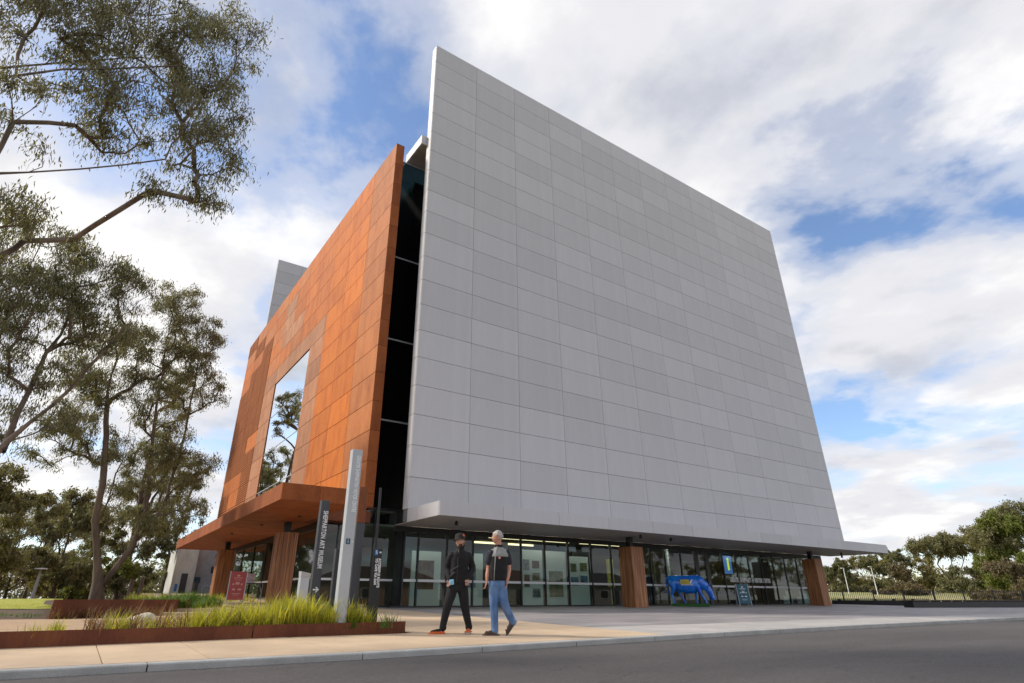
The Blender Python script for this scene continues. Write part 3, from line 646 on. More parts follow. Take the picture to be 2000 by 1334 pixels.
# overhanging gum whose trunk stands left of the view
rg = np.random.default_rng(23)
stems = [[(-6.6, 12.5, 0.2), (-6.3, 12.4, 3), (-5.8, 12.2, 6), (-5.2, 12.2, 9), (-4.6, 12.4, 12), (-4.0, 12.6, 15)],
         [(-6.0, 12.3, 5.2), (-4.2, 12.4, 7.2), (-2.6, 12.3, 8.1), (-1.2, 12.2, 8.9), (0.1, 12.1, 9.6)],
         [(-5.6, 12.2, 7.4), (-3.9, 11.9, 9.3), (-2.6, 11.7, 10.3), (-1.2, 11.8, 11.4), (-0.2, 11.9, 12.2)],
         [(-5.4, 12.2, 8.6), (-4.0, 12.8, 10.4), (-2.4, 13.2, 12.2), (-0.9, 13.2, 13.4)],
         [(-6.1, 12.3, 4.6), (-4.4, 12.8, 6.0), (-3.1, 13.1, 7.0), (-2.0, 13.4, 8.0), (-0.9, 13.3, 8.5)]]
bl = [(-3.2, 12.3, 11.8, 1.5, 1.3, 1.3), (-1.8, 12.3, 11.6, 1.3, 1.3, 1.2), (-0.5, 12.2, 12.5, 1.0, 1.1, 1.0), (0.2, 12.1, 13.4, 0.7, 0.9, 0.7), (0.2, 12.1, 11.4, 0.75, 1.0, 0.9), (-1.0, 12.1, 10.3, 1.2, 1.2, 0.9), (0.35, 12.1, 10.0, 0.65, 0.8, 0.7), (0.5, 12.1, 9.0, 0.5, 0.7, 0.5),
      (-2.6, 12.4, 9.6, 1.2, 1.2, 0.8), (-3.6, 12.4, 13.6, 1.5, 1.3, 1.2), (-1.5, 12.6, 13.8, 1.3, 1.2, 1.0), (-0.4, 12.6, 14.4, 0.8, 0.8, 0.6), (-3.3, 12.9, 7.0, 0.9, 1.0, 0.7), (-2.3, 12.8, 7.6, 0.9, 1, 0.6), (-0.6, 12.2, 8.5, 0.5, 0.6, 0.35), (-4.6, 12.4, 14, 1.4, 1.5, 2)]
grow_tree('gum_tree', 'tall gum tree with long pale limbs overhanging sand path, its trunk beyond the lawn edge', (-6.6, 12.5, 0.2), stems, cloud_clumps(rg, bl, 340, (0.32, 0.6)), rg, M['leaf_gum'], M['bark'], leaf=(0.13, 0.027), per=150, twigs=7, droop=1.2, r_tip=0.0075, expo=0.44, twig_r=0.004, rmax=0.22, spread=1.15)
# leaning gum between them
rg = np.random.default_rng(31)
stems = [[(-5.2, 20, 0.35), (-4.2, 20, 1.7), (-2.6, 19.9, 3.9), (-1.4, 20, 6.2), (-0.6, 20, 8.3)],
         [(-3.6, 20, 2.5), (-3.5, 20.2, 5.0), (-3.4, 20.3, 8.0), (-3.3, 20.2, 10.5)],
         [(-2.4, 19.9, 4.2), (-2.3, 20.3, 6.6), (-1.9, 20.3, 9.2)]]
bl = [(-3.2, 20.2, 10.2, 1.3, 1.2, 1.2), (-1.8, 20.2, 9.8, 1.3, 1.2, 1.0), (-0.6, 20.1, 9.6, 0.6, 0.9, 0.8), (-2.6, 20.2, 8.4, 1.4, 1.2, 1.0), (-1.2, 20.1, 8.2, 1.0, 1.1, 0.8), (-3.6, 20.2, 7.0, 1.1, 1.2, 0.9), (-2.2, 20.2, 6.6, 0.9, 1.0, 0.6), (-1.5, 20, 5.3, 0.6, 0.7, 0.5), (-2.6, 20, 5.0, 0.5, 0.7, 0.5), (-4.2, 20.2, 9.0, 1.3, 1.2, 1.3)]
grow_tree('gum_tree', 'leaning gum tree with hanging foliage rising from the lawn beside the path', (-5.2, 20, 0.35), stems, cloud_clumps(rg, bl, 230, (0.38, 0.68)), rg, M['leaf_dark'], M['bark'], leaf=(0.15, 0.028), per=140, twigs=6, droop=1.2, r_tip=0.010, expo=0.46, twig_r=0.005, rmax=0.17)
# generic background trees
def simple_tree(name, label, x, y, z, h, w, rng, mat, bark, n=60, leaf=(0.4, 0.16), per=130, trunk_h=0.35, group=None, lean=0.0, dome=False, r=None):
    top = z + h; a = rng.uniform(-.4, .4, 2) * w * 0.3
    stems = [[(x, y, z - 0.1), (x + lean * 0.3 * h * .3, y, z + h * 0.25), (x + lean * h * .3 + a[0], y + a[1], z + h * 0.62)]]
    for k in range(3):
        q = rng.uniform(-.45, .45, 2) * w
        stems.append([(x + lean * .2 * h * .3, y, z + h * rng.uniform(0.15, 0.3)), (x + lean * h * .2 + q[0] * 0.6, y + q[1] * 0.6, z + h * 0.5), (x + lean * h * .3 + q[0], y + q[1], z + h * 0.75)])
    bl = []
    for k in range(7):
        q = rng.uniform(-0.36, 0.36, 2) * w; zz_ = z + h * rng.uniform(trunk_h + 0.08, 0.88)
        s_ = (1.0 - 0.55 * abs((zz_ - z) / h - 0.55)) if not dome else 0.8
        bl.append((x + lean * h * .3 + q[0], y + q[1], zz_, w * 0.24 * s_, w * 0.24 * s_, h * 0.11))
    bl.append((x + lean * h * .3, y, z + h * 0.85, w * 0.22, w * 0.22, h * 0.12))
    rr = r or (w * 0.06, w * 0.12)
    return grow_tree(name, label, (x, y, z - 0.1), stems, cloud_clumps(rng, bl, n, rr), rng, mat, bark, leaf=leaf, per=per, twigs=5, droop=0.6, r_tip=0.02 * h / 10, expo=0.43, twig_r=0, rmax=0.02 * h, group=group)
rg = np.random.default_rng(47)
gL = 'trees behind the lawn'
for (x, y, h, w_, lab, mt, n_) in (
        (-4.6, 38, 6.6, 6.2, 'broad bushy tree behind the lawn and the slim path lamp', 'leaf_gum', 90),
        (-9.5, 44, 8.5, 8, 'wide leafy tree at far side of the lawn', 'leaf_dark', 90),
        (-0.9, 46, 6.4, 5.5, 'rounded mid-size tree behind the fork of the multi-stemmed gum', 'leaf_gum', 90),
        (2.6, 50, 6.4, 5.2, 'dense tree filling the gap beside the board concrete block', 'leaf_dark', 90),
        (-3.0, 62, 8.5, 8, 'tall open gum far behind the lawn', 'leaf_gum', 80),
        (3.4, 62, 22, 7, 'very tall slender gum standing behind the concrete block', 'leaf_gum', 130),
        (7.6, 72, 15, 6, 'thin gum showing beyond the end of the rust steel wall', 'leaf_dark', 60),
        (0.2, 75, 8, 9, 'distant spreading tree behind the concrete block', 'leaf_olive', 70)):
    simple_tree('background_tree', lab, x, y, 0.55, h, w_, rg, M[mt], M['bark_dark'], n=n_, leaf=(0.24, 0.07) if h < 19 else (0.22, 0.06), per=210, trunk_h=0.04 if h < 11 else 0.25, group=gL)
rg = np.random.default_rng(53)
gR = 'trees beyond the black fence'
def pol(az, dist): return az[0] * dist, az[1] * dist
def dirx(px):   # horizontal bearing table of the skyline, read from the site layout
    t = [(1600, 0.8780), (1660, 0.8942), (1710, 0.9080), (1760, 0.9235), (1850, 0.9445), (1960, 0.9640), (2060, 0.9690), (2150, 0.978)]
    s = interp(px, t); return (s, math.sqrt(1 - s * s))
for (px, dist, h, w_, lab, mt, n_, tr) in (
        (1622, 98, 4.3, 6.0, 'low brown tree next to the last timber column', 'leaf_brown', 60, 0.05),
        (1651, 92, 5.0, 4.2, 'round dark crown of a small tree between two pale light poles', 'leaf_dark', 60, 0.2),
        (1686, 100, 5.7, 6.4, 'olive gum with loose crown behind the right pale light pole', 'leaf_olive', 70, 0.15),
        (1708, 96, 5.9, 4.7, 'tall narrow dark green gum beside the right pale light pole', 'leaf_gum', 80, 0.08),
        (1738, 104, 7.1, 6.0, 'dark rounded gum just past the tip of the grey canopy', 'leaf_dark', 80, 0.25),
        (1752, 84, 3.8, 5.5, 'rounded brownish green shrub tree in front of taller gums', 'leaf_brown', 80, 0.03),
        (1800, 108, 6.4, 6.0, 'mixed olive tree between dark gum and the flat topped gum', 'leaf_olive', 60, 0.05),
        (1832, 92, 7.7, 8.5, 'flat topped umbrella shaped gum with bare pale limbs', 'leaf_gum', 120, 0.55),
        (1858, 86, 3.6, 6.8, 'low dark bush under the flat topped gum', 'leaf_dark', 60, 0.03),
        (1905, 90, 8.4, 7.6, 'brownish gum rising between flat topped gum and the bright tree', 'leaf_olive', 110, 0.1),
        (1952, 82, 8.8, 7.2, 'bright green leafy tree above the long dark bench', 'leaf_green', 130, 0.1),
        (1925, 74, 3.7, 6.0, 'greyish shrub at foot of the bright green tree', 'leaf_brown', 70, 0.02),
        (2010, 84, 10.2, 9.3, 'largest dense green tree towering over the black fence', 'leaf_gum', 150, 0.08)):
    b_ = dirx(px); x, y = pol(b_, dist)
    simple_tree('far_tree', lab, x, y, gt(y), h, w_, rg, M[mt], M['bark'], n=n_, leaf=(0.26, 0.11), per=190, trunk_h=tr, group=gR, dome=(px == 1832), lean=-0.25 if px == 1832 else 0)
rg = np.random.default_rng(61)
for i_, (x, y, h, w_) in enumerate(((24, -44, 8, 8), (86, -34, 11, 10), (96, -38, 12, 11), (107, -33, 10, 10), (118, -36, 13, 12), (131, -38, 12, 11), (145, -36, 13, 12))):
    simple_tree('street_tree', ['leafy tree in the back yard of the brick house', 'street tree right beside the grey house across the road', 'second street tree past the grey house', 'third street tree past the grey house', 'fourth street tree past the grey house', 'fifth street tree past the grey house', 'last street tree in the row past the grey house'][i_], x, y, -0.12, h, w_, rg, M['leaf_olive'], M['bark_dark'], n=45, leaf=(0.5, 0.2), per=90, trunk_h=0.12, group='trees across the road')

# low shrubs closing the gaps under the trees
def shrub(label, x, y, z, h, w_, rng, mat, group):
    cl_ = cloud_clumps(rng, [(x + q * w_ * 0.3, y + rng.uniform(-.3, .3) * w_, z + h * 0.45, w_ * 0.3, w_ * 0.3, h * 0.42) for q in (-1, 0, 1)], 34, (0.3, 0.7))
    return grow_tree('shrub', label, (x, y, z), [[(x, y, z - 0.1), (x, y, z + h * 0.4)]], cl_, rng, M[mat], M['bark_dark'], cat='shrub', leaf=(0.22, 0.08), per=150, twigs=5, droop=0.5, r_tip=0.012, expo=0.45, twig_r=0, group=group)
rg = np.random.default_rng(83)
for (x, y, h, w_, lab, mt) in ((-7.5, 40, 3.4, 5, 'bushy shrub under the broad dark tree at the lawn edge', 'leaf_dark'), (-3.2, 47, 3.0, 5, 'olive shrub just behind the slim path lamp', 'leaf_olive'), (0.9, 48, 2.9, 4.5, 'green shrub seen through the fork of the big gum', 'leaf_green'), (4.2, 56, 3.4, 4.5, 'dark shrub against the side of the concrete block', 'leaf_dark'), (-12.5, 42, 3.6, 6, 'large shrub at the outer end of the lawn', 'leaf_gum'), (-0.8, 56, 4.0, 6, 'brownish shrub far behind the big gum', 'leaf_brown')):
    shrub(lab, x, y, 0.55, h, w_, rg, mt, 'shrubs behind the lawn')
def far_wood(name, label, pts_, h, rng, n, mat, leaf=(0.5, 0.3)):
    P_ = []
    for _ in range(n):
        t = rng.uniform(0, len(pts_) - 1.001); i = int(t); f_ = t - i; a_ = np.array(pts_[i]); b_ = np.array(pts_[i + 1]); c_ = a_ + (b_ - a_) * f_ + rng.normal(size=2) * 3
        top = h * (0.6 + 0.4 * math.sin(t * 9.1) * math.sin(t * 23 + 1)); P_.append((c_[0], c_[1], 0.3 + top * rng.uniform(0, 1) ** 0.8))
    o = leaf_object(name, P_, leaf[0], leaf[1], M[mat], None, rng, 0.2); return tag(o, label, 'woodland', kind='stuff')
far_wood('far_wood', 'hazy olive belt of distant bush beyond the fence', [(150, 20), (140, 45), (125, 75), (100, 100)], 6.5, rg, 34000, 'leaf_olive')
far_wood('far_wood', 'distant belt of bush behind the lawn and concrete block', [(-75, 70), (-35, 92), (5, 100), (35, 105)], 7.0, rg, 34000, 'leaf_gum')
# houses across the road, seen mirrored in the shopfront
for (x, w_, c1, c2, lab) in ((27, 15, (0.42, 0.24, 0.15), (0.10, 0.055, 0.045), 'low brick house with brown roof on the far side of the road'), (47, 16, (0.55, 0.50, 0.42), (0.16, 0.07, 0.05), 'cream rendered house with red roof across the road'), (68, 15, (0.36, 0.33, 0.31), (0.07, 0.07, 0.075), 'grey house with dark roof across the road')):
    e = tag(empty('house', (x, -30, -0.12)), lab, 'house', 'houses across the road'); wm = material('house_wall', c1, 0.85, var=0.1); rm = material('house_roof', c2, 0.8, var=0.15)
    MB().box(0, w_, -8, 0, 0, 2.9).build('wall', wm, e)
    MB().add([(-0.6, 0.6, 2.9), (w_ + 0.6, 0.6, 2.9), (w_ + 0.6, -8.6, 2.9), (-0.6, -8.6, 2.9), (3.4, -4, 5.0), (w_ - 3.4, -4, 5.0)], [(0, 1, 5, 4), (1, 2, 5), (2, 3, 4, 5), (3, 0, 4), (3, 2, 1, 0)]).build('roof', rm, e)
    for k in range(4):
        u = 1.4 + k * (w_ - 3) / 4
        if k == 2: MB().box(u + 0.4, u + 1.4, 0.003, 0.04, 0.0, 2.1).build('door', M['charcoal'], e)
        else:
            f_ = MB().box(u, u + 1.9, 0.003, 0.05, 0.9, 2.2).build('window', M['white'], e); MB().box(u + 0.08, u + 1.82, 0.052, 0.06, 0.98, 2.12).build('pane', M['darkpanel'], f_)

# ------------------------------------------------------------------ grasses
def grass(name, label, clumps, mat, rng, blade=40, kind='stuff', cat='grass'):
    V = []; F = []; T = []
    for (x, y, z, h, sp) in clumps:
        for k in range(blade):
            a = rng.uniform(0, 2 * math.pi); l_ = h * rng.uniform(0.55, 1.15); out = sp * rng.uniform(0.3, 1.2); wdt_ = 0.006 * rng.uniform(0.7, 1.5) * (h / 0.35) ** 0.5
            bx = x + rng.normal() * 0.05; by = y + rng.normal() * 0.05; dx, dy = math.cos(a), math.sin(a); sx_, sy_ = -dy * wdt_, dx * wdt_; b = len(V)
            bend = rng.uniform(0.1, 0.5)
            for t in (0.0, 0.4, 0.75, 1.0):
                o = out * (t ** 1.6); zz_ = z + l_ * (t - bend * t * t * 0.6); ww = (1 - t ** 2) + 0.05
                V.append((bx + dx * o + sx_ * ww, by + dy * o + sy_ * ww, zz_)); V.append((bx + dx * o - sx_ * ww, by + dy * o - sy_ * ww, zz_))
            for q in range(3): F.append((b + 2 * q, b + 2 * q + 1, b + 2 * q + 3, b + 2 * q + 2))
            T += [float(np.clip(rng.beta(2, 2), 0, 1))] * 3
    me = bpy.data.meshes.new(name); me.from_pydata(V, [], F); at = me.attributes.new('tint', 'FLOAT', 'FACE'); at.data.foreach_set('value', T); me.materials.append(mat); me.update()
    o = link(name, me); tag(o, label, cat, kind=kind); return o
rg = np.random.default_rng(71)
cl = []
while len(cl) < 190:
    x = rg.uniform(-0.2, 4.85); y = bedline(x) + 0.12 + abs(rg.normal()) * 0.75
    dens = interp(x, [(-0.2, 0.01), (1.0, 0.06), (1.7, 0.35), (2.4, 0.9), (3.6, 1.0), (4.3, 0.9), (4.85, 0.4)])
    if rg.uniform() > dens or y > 13.2: continue
    hh = interp(x, [(0, 0.20), (1.2, 0.30), (2.5, 0.38), (3.4, 0.47), (4.2, 0.40), (4.85, 0.28)]) * rg.uniform(0.5, 1.45)
    cl.append((x, y, 0.16, hh, hh * 0.55))
grass('yellow_grass', 'bright yellow green strappy grass filling the front steel edged bed', cl, M['grass_yellow'], rg, 42)
cl = [(rg.uniform(0.2, 4.8), 0, 0.16, rg.uniform(0.25, 0.5), 0.3) for _ in range(60)]
cl = [(x, bedline(x) + rg.uniform(0.1, 1.6), z, h, s) for x, _, z, h, s in cl]
grass('dead_grass', 'straw coloured dead blades scattered through the yellow grass bed', cl, M['grass_brown'], rg, 14)
cl = [(rg.uniform(-9, 0.3), 0, 0.16, rg.uniform(0.10, 0.24), 0.10) for _ in range(46)]
cl = [(x, bedline(x) + rg.uniform(0.1, 0.5), z, h, s) for x, _, z, h, s in cl]
grass('sparse_grass', 'sparse young grass tufts along the rust steel edge beside sand path', cl, M['grass_yellow'], rg, 12)
cl = [(4.35 + rg.normal() * 0.35, 11.5 + rg.normal() * 0.3, 0.16, rg.uniform(0.25, 0.42), 0.2) for _ in range(26)]
grass('green_grass', 'deep green grass tufts around the feet of the sign posts', cl, M['grass_green'], rg, 36)
cl = []
for _ in range(120):
    t = rg.uniform(); x = 1.6 + 2.1 * t + rg.normal() * 0.35; y = 20.0 + 3.6 * t + rg.normal() * 0.6; cl.append((x, y, tz(x, y), rg.uniform(0.3, 0.55), 0.28))
grass('lomandra', 'dark green lomandra bank between the rust steel bed and the terrace', cl, M['grass_green'], rg, 50)
cl = [(-0.2 + 2.3 * t + rg.normal() * 0.1, 16.9 + 1.6 * t + rg.normal() * 0.15, 0.22, rg.uniform(0.2, 0.36), 0.16) for t in rg.uniform(0, 1, 26)]
grass('brown_grass', 'thin reddish brown grass tufts in front of the low rust steel bed', cl, M['grass_brown'], rg, 34)
cl = [(rg.uniform(-14, -0.4), rg.uniform(18.0, 19.4), 0.24, rg.uniform(0.06, 0.16), 0.06) for _ in range(420)]
grass('lawn_edge_grass', 'short green grass strip between sand path and the lawn', cl, M['grass_green'], rg, 14)
cl = [(rg.uniform(-9, -0.25), rg.uniform(23, 31), 0, rg.uniform(0.03, 0.07), 0.03) for _ in range(1500)]
cl = [(x, y, tz(x, y) + 0.02, h, s) for x, y, _, h, s in cl]
grass('lawn_blades', 'short bright mown grass of the lawn under the trees', cl, M['grass_yellow'], rg, 10)
cl = [(rg.uniform(2.2, 6.5), rg.uniform(27, 36), 0.5, rg.uniform(0.25, 0.5), 0.25) for _ in range(120)]
grass('distant_grass', 'yellow green grasses growing behind the big gum trunk', cl, M['grass_yellow'], rg, 24)

# ------------------------------------------------------------------ steel garden edges
a, b = Vector((-26, bedline(-26), 0)), Vector((5.37, bedline(5.37), 0))
fe = tag(empty('garden_edge', (5.37, bedline(5.37), 0.1)), 'long low rust steel edging strip along the tan footpath', 'garden edging')
for (xa, xb) in ((-26, -14), (-14, -6), (-6, 2.55), (2.56, 5.37)):
    MB().prism([(xa, bedline(xa)), (xb - 0.006, bedline(xb)), (xb - 0.006, bedline(xb) + 0.02), (xa, bedline(xa) + 0.02)], 0.0, 0.245 + 0.004 * (xb > 3), None).build('steel_plate', M['corten_dark'], fe).location = -fe.location
be = tag(empty('raised_bed', (-0.26, 17, 0.2)), 'low rust steel retaining plate beneath the multi-stemmed gum', 'garden edging')
pts_ = [(-0.27, 17.0), (0.9, 18.0), (2.3, 19.6), (3.2, 22.0)]
for (p, q) in zip(pts_, pts_[1:]):
    d = (Vector(q) - Vector(p)).normalized(); nv = Vector((-d.y, d.x)) * 0.02; p2 = Vector(q) - d * 0.005
    MB().prism([p, tuple(p2), tuple(p2 + nv), tuple(Vector(p) + nv)], 0.12, 0.625).build('steel_plate', M['corten_dark'], be).location = -be.location
# mounded soil held by the plate
MB().add([(-0.25, 17.06, 0.5), (0.9, 18.06, 0.52), (2.25, 19.66, 0.54), (3.15, 22.0, 0.56), (2.6, 26, 0.62), (-0.2, 31, 0.62), (-0.6, 24, 0.6), (-0.5, 19, 0.52)], [(0, 1, 2, 3, 4, 5, 6, 7)]).build('soil_fill', M['soil'], be).location = -be.location
# boulder by the steps
bo = MB().ball((0, 0, 0), (0.27, 0.22, 0.15), 14, 9)
bo.v = [(x * (1 + 0.14 * math.sin(5 * x * 4 + y * 9)), y * (1 + 0.12 * math.cos(7 * z * 6 + x * 5)), z * (1 + 0.16 * math.sin(x * 11 + y * 8))) for x, y, z in bo.v]
tag(bo.build('boulder', M['boulder'], None, True, (1.22, 13.6, 0.24)), 'rounded pale boulder sitting at edge of the sand path', 'boulder')

# ------------------------------------------------------------------ sign posts
def text_child(parent, body, size, x, y, z, mat, width=None, down=True, name='lettering'):
    me = text_mesh(name, body, size, mat, 0.0015, bold=0.003, spacing=1.1)
    o = link(name, me, parent, (x, y, z), (R(90), R(90), 0) if down else (R(90), 0, 0))
    if width:
        ww = max(v.co.x for v in me.vertices); o.scale = (width / ww, 1, 1)
    return o
def totem(label, x, y, z0, z1, wx, wy, mat, split=None):
    e = tag(empty('sign_post', (x, y, z0)), label, 'sign', 'wayfinding posts in the grass bed')
    me = boxmesh('post', wx, wy, (z1 - z0) if not split else split - z0, mat, 0.004); link('post', me, e, (0, 0, -0.05 + 0.05))
    if split: tag(link('upper_panel', boxmesh('upper_panel', wx, wy, z1 - split - 0.004, M['corten_dark'], 0.004), e, (0, 0, split - z0 + 0.004)), 'rust brown upper panel')
    return e
E_ = totem('tall pale silver wayfinding post with visitor centre lettering', 3.97, 10.95, 0.16, 3.34, 0.20, 0.15, M['silver'])
M['paletext'] = material('pale_lettering', (0.85, 0.86, 0.87), 0.5); M['bluesign'] = material('teal_square', (0.012, 0.075, 0.13), 0.5); M['skyblue'] = material('light_blue_square', (0.03, 0.22, 0.55), 0.5)
text_child(E_, 'GREATER SHEPPARTON VISITOR CENTRE', 0.105, 0.125, -0.003, 3.06, M['paletext'], 1.08)
MB().box(0.045, 0.125, -0.004, -0.001, 1.40, 1.50).build('information_square', M['bluesign'], E_)
me = text_mesh('information_mark', 'i', 0.1, M['white'], 0.001); link('information_mark', me, E_, (0.072, -0.006, 1.45), (R(90), 0, 0))
def arrow_down(parent, x, z, s, mat, up=True):
    k = 1 if up else -1
    mb = MB(); y0, y1 = -0.005, -0.001
    def pr(poly): mb.add([(px, y0, pz) for px, pz in poly] + [(px, y1, pz) for px, pz in poly], [tuple(range(len(poly))), tuple(reversed(range(len(poly), 2 * len(poly))))])
    pr([(x - s * .12, z - s * .5), (x + s * .12, z - s * .5), (x + s * .12, z + s * .3), (x - s * .12, z + s * .3)])
    tip = z + k * s * .55
    pr([(x - s * .42, tip - k * s * .45), (x, tip), (x + s * .42, tip - k * s * .45), (x + s * .42, tip - k * s * .68), (x, tip - k * s * .25), (x - s * .42, tip - k * s * .68)])
    mb.v = [(x + (pz - z), py, z - (px - x)) for px, py, pz in mb.v]      # points sideways along the text
    return mb.build('arrow', mat, parent)
arrow_down(E_, 0.165, 1.45, 0.03, M['paletext'])
E_ = totem('charcoal wayfinding post with art museum lettering and an arrow', 3.68, 11.6, 0.16, 2.41, 0.165, 0.13, M['charcoal'])
text_child(E_, 'SHEPPARTON ART MUSEUM', 0.125, 0.10, -0.003, 2.05, M['white'], 1.05)
arrow_down(E_, 0.085, 0.63, 0.11, M['white'])
E_ = totem('charcoal post with rust brown top behind the tall silver post', 4.40, 11.5, 0.16, 2.73, 0.175, 0.12, M['charcoal'], split=2.02)
E_ = totem('slim plain dark post half hidden behind the tall silver post', 4.2, 11.95, 0.16, 1.55, 0.11, 0.11, M['charcoal'])
E_ = totem('short black post with accessible route lettering', 4.70, 11.2, 0.16, 1.53, 0.165, 0.13, M['blackmetal'])
text_child(E_, 'ACCESSIBLE ROUTE', 0.066, 0.125, -0.003, 1.19, M['white'], 0.52)
text_child(E_, 'TO CAFE VIA SAM', 0.066, 0.06, -0.003, 1.19, M['white'], 0.47)
MB().box(0.012, 0.075, -0.004, -0.001, 1.25, 1.345).build('access_square', M['skyblue'], E_)
mb = MB().tube([(0.043, -0.007, 1.29), (0.043, -0.007, 1.32)], 0.007, 6).tube([(0.043, -0.007, 1.29), (0.060, -0.007, 1.285), (0.062, -0.007, 1.265)], 0.005, 6); mb.ball((0.043, -0.007, 1.333), 0.008, 6, 4); mb.build('access_mark', M['white'], E_)
arrow_down(E_, 0.125, 1.30, 0.05, M['white'])
tag(MB().tube([(0, 0, 0), (0, 0, 3.05)], 0.032, 10).ball((0, 0, 3.05), 0.033).build('slim_pole', M['blackmetal'], None, False, (5.9, 14.0, gz(14))), 'slim plain black pole standing on tan paving near glass entry', 'pole')
eb = tag(empty('drinking_fountain', (5.55, 18.6, 0.25)), 'short grey pillar with angled top behind the yellow grass', 'pillar')
MB().prism([(0, 0), (0.26, 0), (0.26, 0.22), (0, 0.22)], 0, 0.98).build('pillar', M['silver'], eb)
MB().add([(0, 0, 0.984), (0.26, 0, 0.984), (0.26, 0.22, 0.984), (0, 0.22, 0.984), (-0.02, -0.05, 1.14), (0.3, -0.05, 1.08), (0.3, 0.22, 1.08), (-0.02, 0.22, 1.14)], [(3, 2, 1, 0), (4, 5, 6, 7), (0, 1, 5, 4), (1, 2, 6, 5), (2, 3, 7, 6), (3, 0, 4, 7)]).build('top', M['silver'], eb)

# ------------------------------------------------------------------ sandwich boards, table
M['redboard'] = material('red_board', (0.36, 0.055, 0.04), 0.5, var=0.1, nscale=3); M['tealboard'] = material('teal_board', (0.012, 0.10, 0.14), 0.45)
def aboard(label, x, y, z, rz, wd, hg, mat, frame, txt):
    e = tag(empty('sandwich_board', (x, y, z), rz), label, 'sign')
    for s in (-1, 1):
        lean = 0.16 * s
        f = MB(); t = lambda u, v, o=0: (u, s * (0.03 + (1 - v / (hg + 0.14)) * 0.24) + o * s, v)
        for u in (-wd / 2, wd / 2 - 0.03):
            f.add([t(u, 0), t(u + 0.03, 0), t(u + 0.03, hg + 0.14), t(u, hg + 0.14), t(u, 0, 0.03), t(u + 0.03, 0, 0.03), t(u + 0.03, hg + 0.14, 0.03), t(u, hg + 0.14, 0.03)], [(0, 1, 2, 3), (7, 6, 5, 4), (0, 4, 5, 1), (2, 6, 7, 3), (0, 3, 7, 4), (1, 5, 6, 2)])
        f.build('frame', frame, e)
        p = MB(); a_ = [t(-wd / 2 + 0.032, 0.14, 0.008), t(wd / 2 - 0.032, 0.14, 0.008), t(wd / 2 - 0.032, hg + 0.13, 0.008), t(-wd / 2 + 0.032, hg + 0.13, 0.008)]; b_ = [t(-wd / 2 + 0.032, 0.14, 0.022), t(wd / 2 - 0.032, 0.14, 0.022), t(wd / 2 - 0.032, hg + 0.13, 0.022), t(-wd / 2 + 0.032, hg + 0.13, 0.022)]
        p.add(a_ + b_, [(0, 1, 2, 3), (7, 6, 5, 4), (0, 4, 5, 1), (1, 5, 6, 2), (2, 6, 7, 3), (3, 7, 4, 0)]); p.build('board', mat, e)
    sl = math.atan2(0.24, hg + 0.14)
    mk = MB()
    for (u, v, a_, b_) in txt:
        y_ = -(0.03 + (1 - v / (hg + 0.14)) * 0.24) - 0.026
        mk.box(u - a_, u + a_, y_ - 0.003, y_, v - b_, v + b_)
    mk.build('print', M['dimwhite'] if mat is not M['redboard'] else material('faded_print', (0.62, 0.28, 0.24), 0.6), e)
    return e
lines = [(0, 0.98, 0.05, 0.035), (0, 0.90, 0.16, 0.012), (0, 0.83, 0.12, 0.008), (0, 0.70, 0.07, 0.055), (-0.14, 0.68, 0.03, 0.03), (0.15, 0.68, 0.03, 0.03), (-0.1, 0.5, 0.05, 0.03), (0.1, 0.5, 0.06, 0.03), (0, 0.36, 0.15, 0.008), (0, 0.31, 0.11, 0.008)]
aboard('red sandwich board on the terrace in front of the dark glass', 5.15, 25.2, 0.47, R(-12), 0.62, 1.0, M['redboard'], M['silver'], lines)
aboard('teal sandwich board near the visitor centre doors', 30.9, 21.3, gz(21.3), R(-38), 0.66, 0.98, M['tealboard'], M['silver'], lines)
tb = tag(empty('folding_table', (5.95, 25.9, 0.48)), 'small dark folding table between the two left timber columns', 'table')
MB().box(-0.55, 0.35, -0.3, 0.3, 0.70, 0.735).build('tabletop', M['darkpanel'], tb)
for s in (-0.42, 0.24):
    MB().tube([(s, -0.25, 0), (s + 0.05, 0, 0.35), (s, 0.25, 0.70)], 0.016, 6).tube([(s, 0.25, 0), (s + 0.05, 0, 0.35), (s, -0.25, 0.70)], 0.016, 6).build('leg', M['silver'], tb)
cx_ = tag(empty('display_box', (5.7, 25.85, 1.217)), 'pink and white printed box standing on the folding table', 'box')
M['pinkprint'] = material('pink_print', (0.50, 0.16, 0.17), 0.6, var2=(0.8, 0.74, 0.74), nscale=14)
MB().box(-0.25, 0.20, -0.12, 0.12, 0.0, 0.06).build('box_base', M['dimwhite'], cx_); MB().box(-0.22, 0.17, -0.02, 0.02, 0.06, 0.34).build('printed_back', M['pinkprint'], cx_)

# ------------------------------------------------------------------ concrete block on the far left
cb = tag(empty('concrete_block', (5.8, 50, 0.5)), 'pale board-marked concrete block with a steel door beyond the terrace', 'building')
for (mb, nm, mt) in ((MB().prism([(5.75, 50), (7.15, 50), (7.15, 54), (5.75, 54)], 0.4, 4.3), 'front_wall', 'concrete'), (MB().prism([(7.2, 51), (10.5, 51), (10.5, 54), (7.2, 54)], 0.4, 4.4), 'side_wall', 'conc_grey'),
                     (MB().box(6.30, 6.72, 49.95, 49.995, 0.62, 2.35), 'door', 'charcoal'), (MB().box(7.35, 7.75, 50.95, 50.995, 1.75, 2.15), 'blue_sign', 'bluesign'), (MB().box(8.35, 8.75, 50.95, 50.995, 2.45, 2.9), 'vent', 'charcoal'), (MB().box(6.0, 6.16, 49.96, 49.995, 1.15, 1.65), 'blue_sticker', 'skyblue')):
    mb.build(nm, M[mt], cb).location = -cb.location
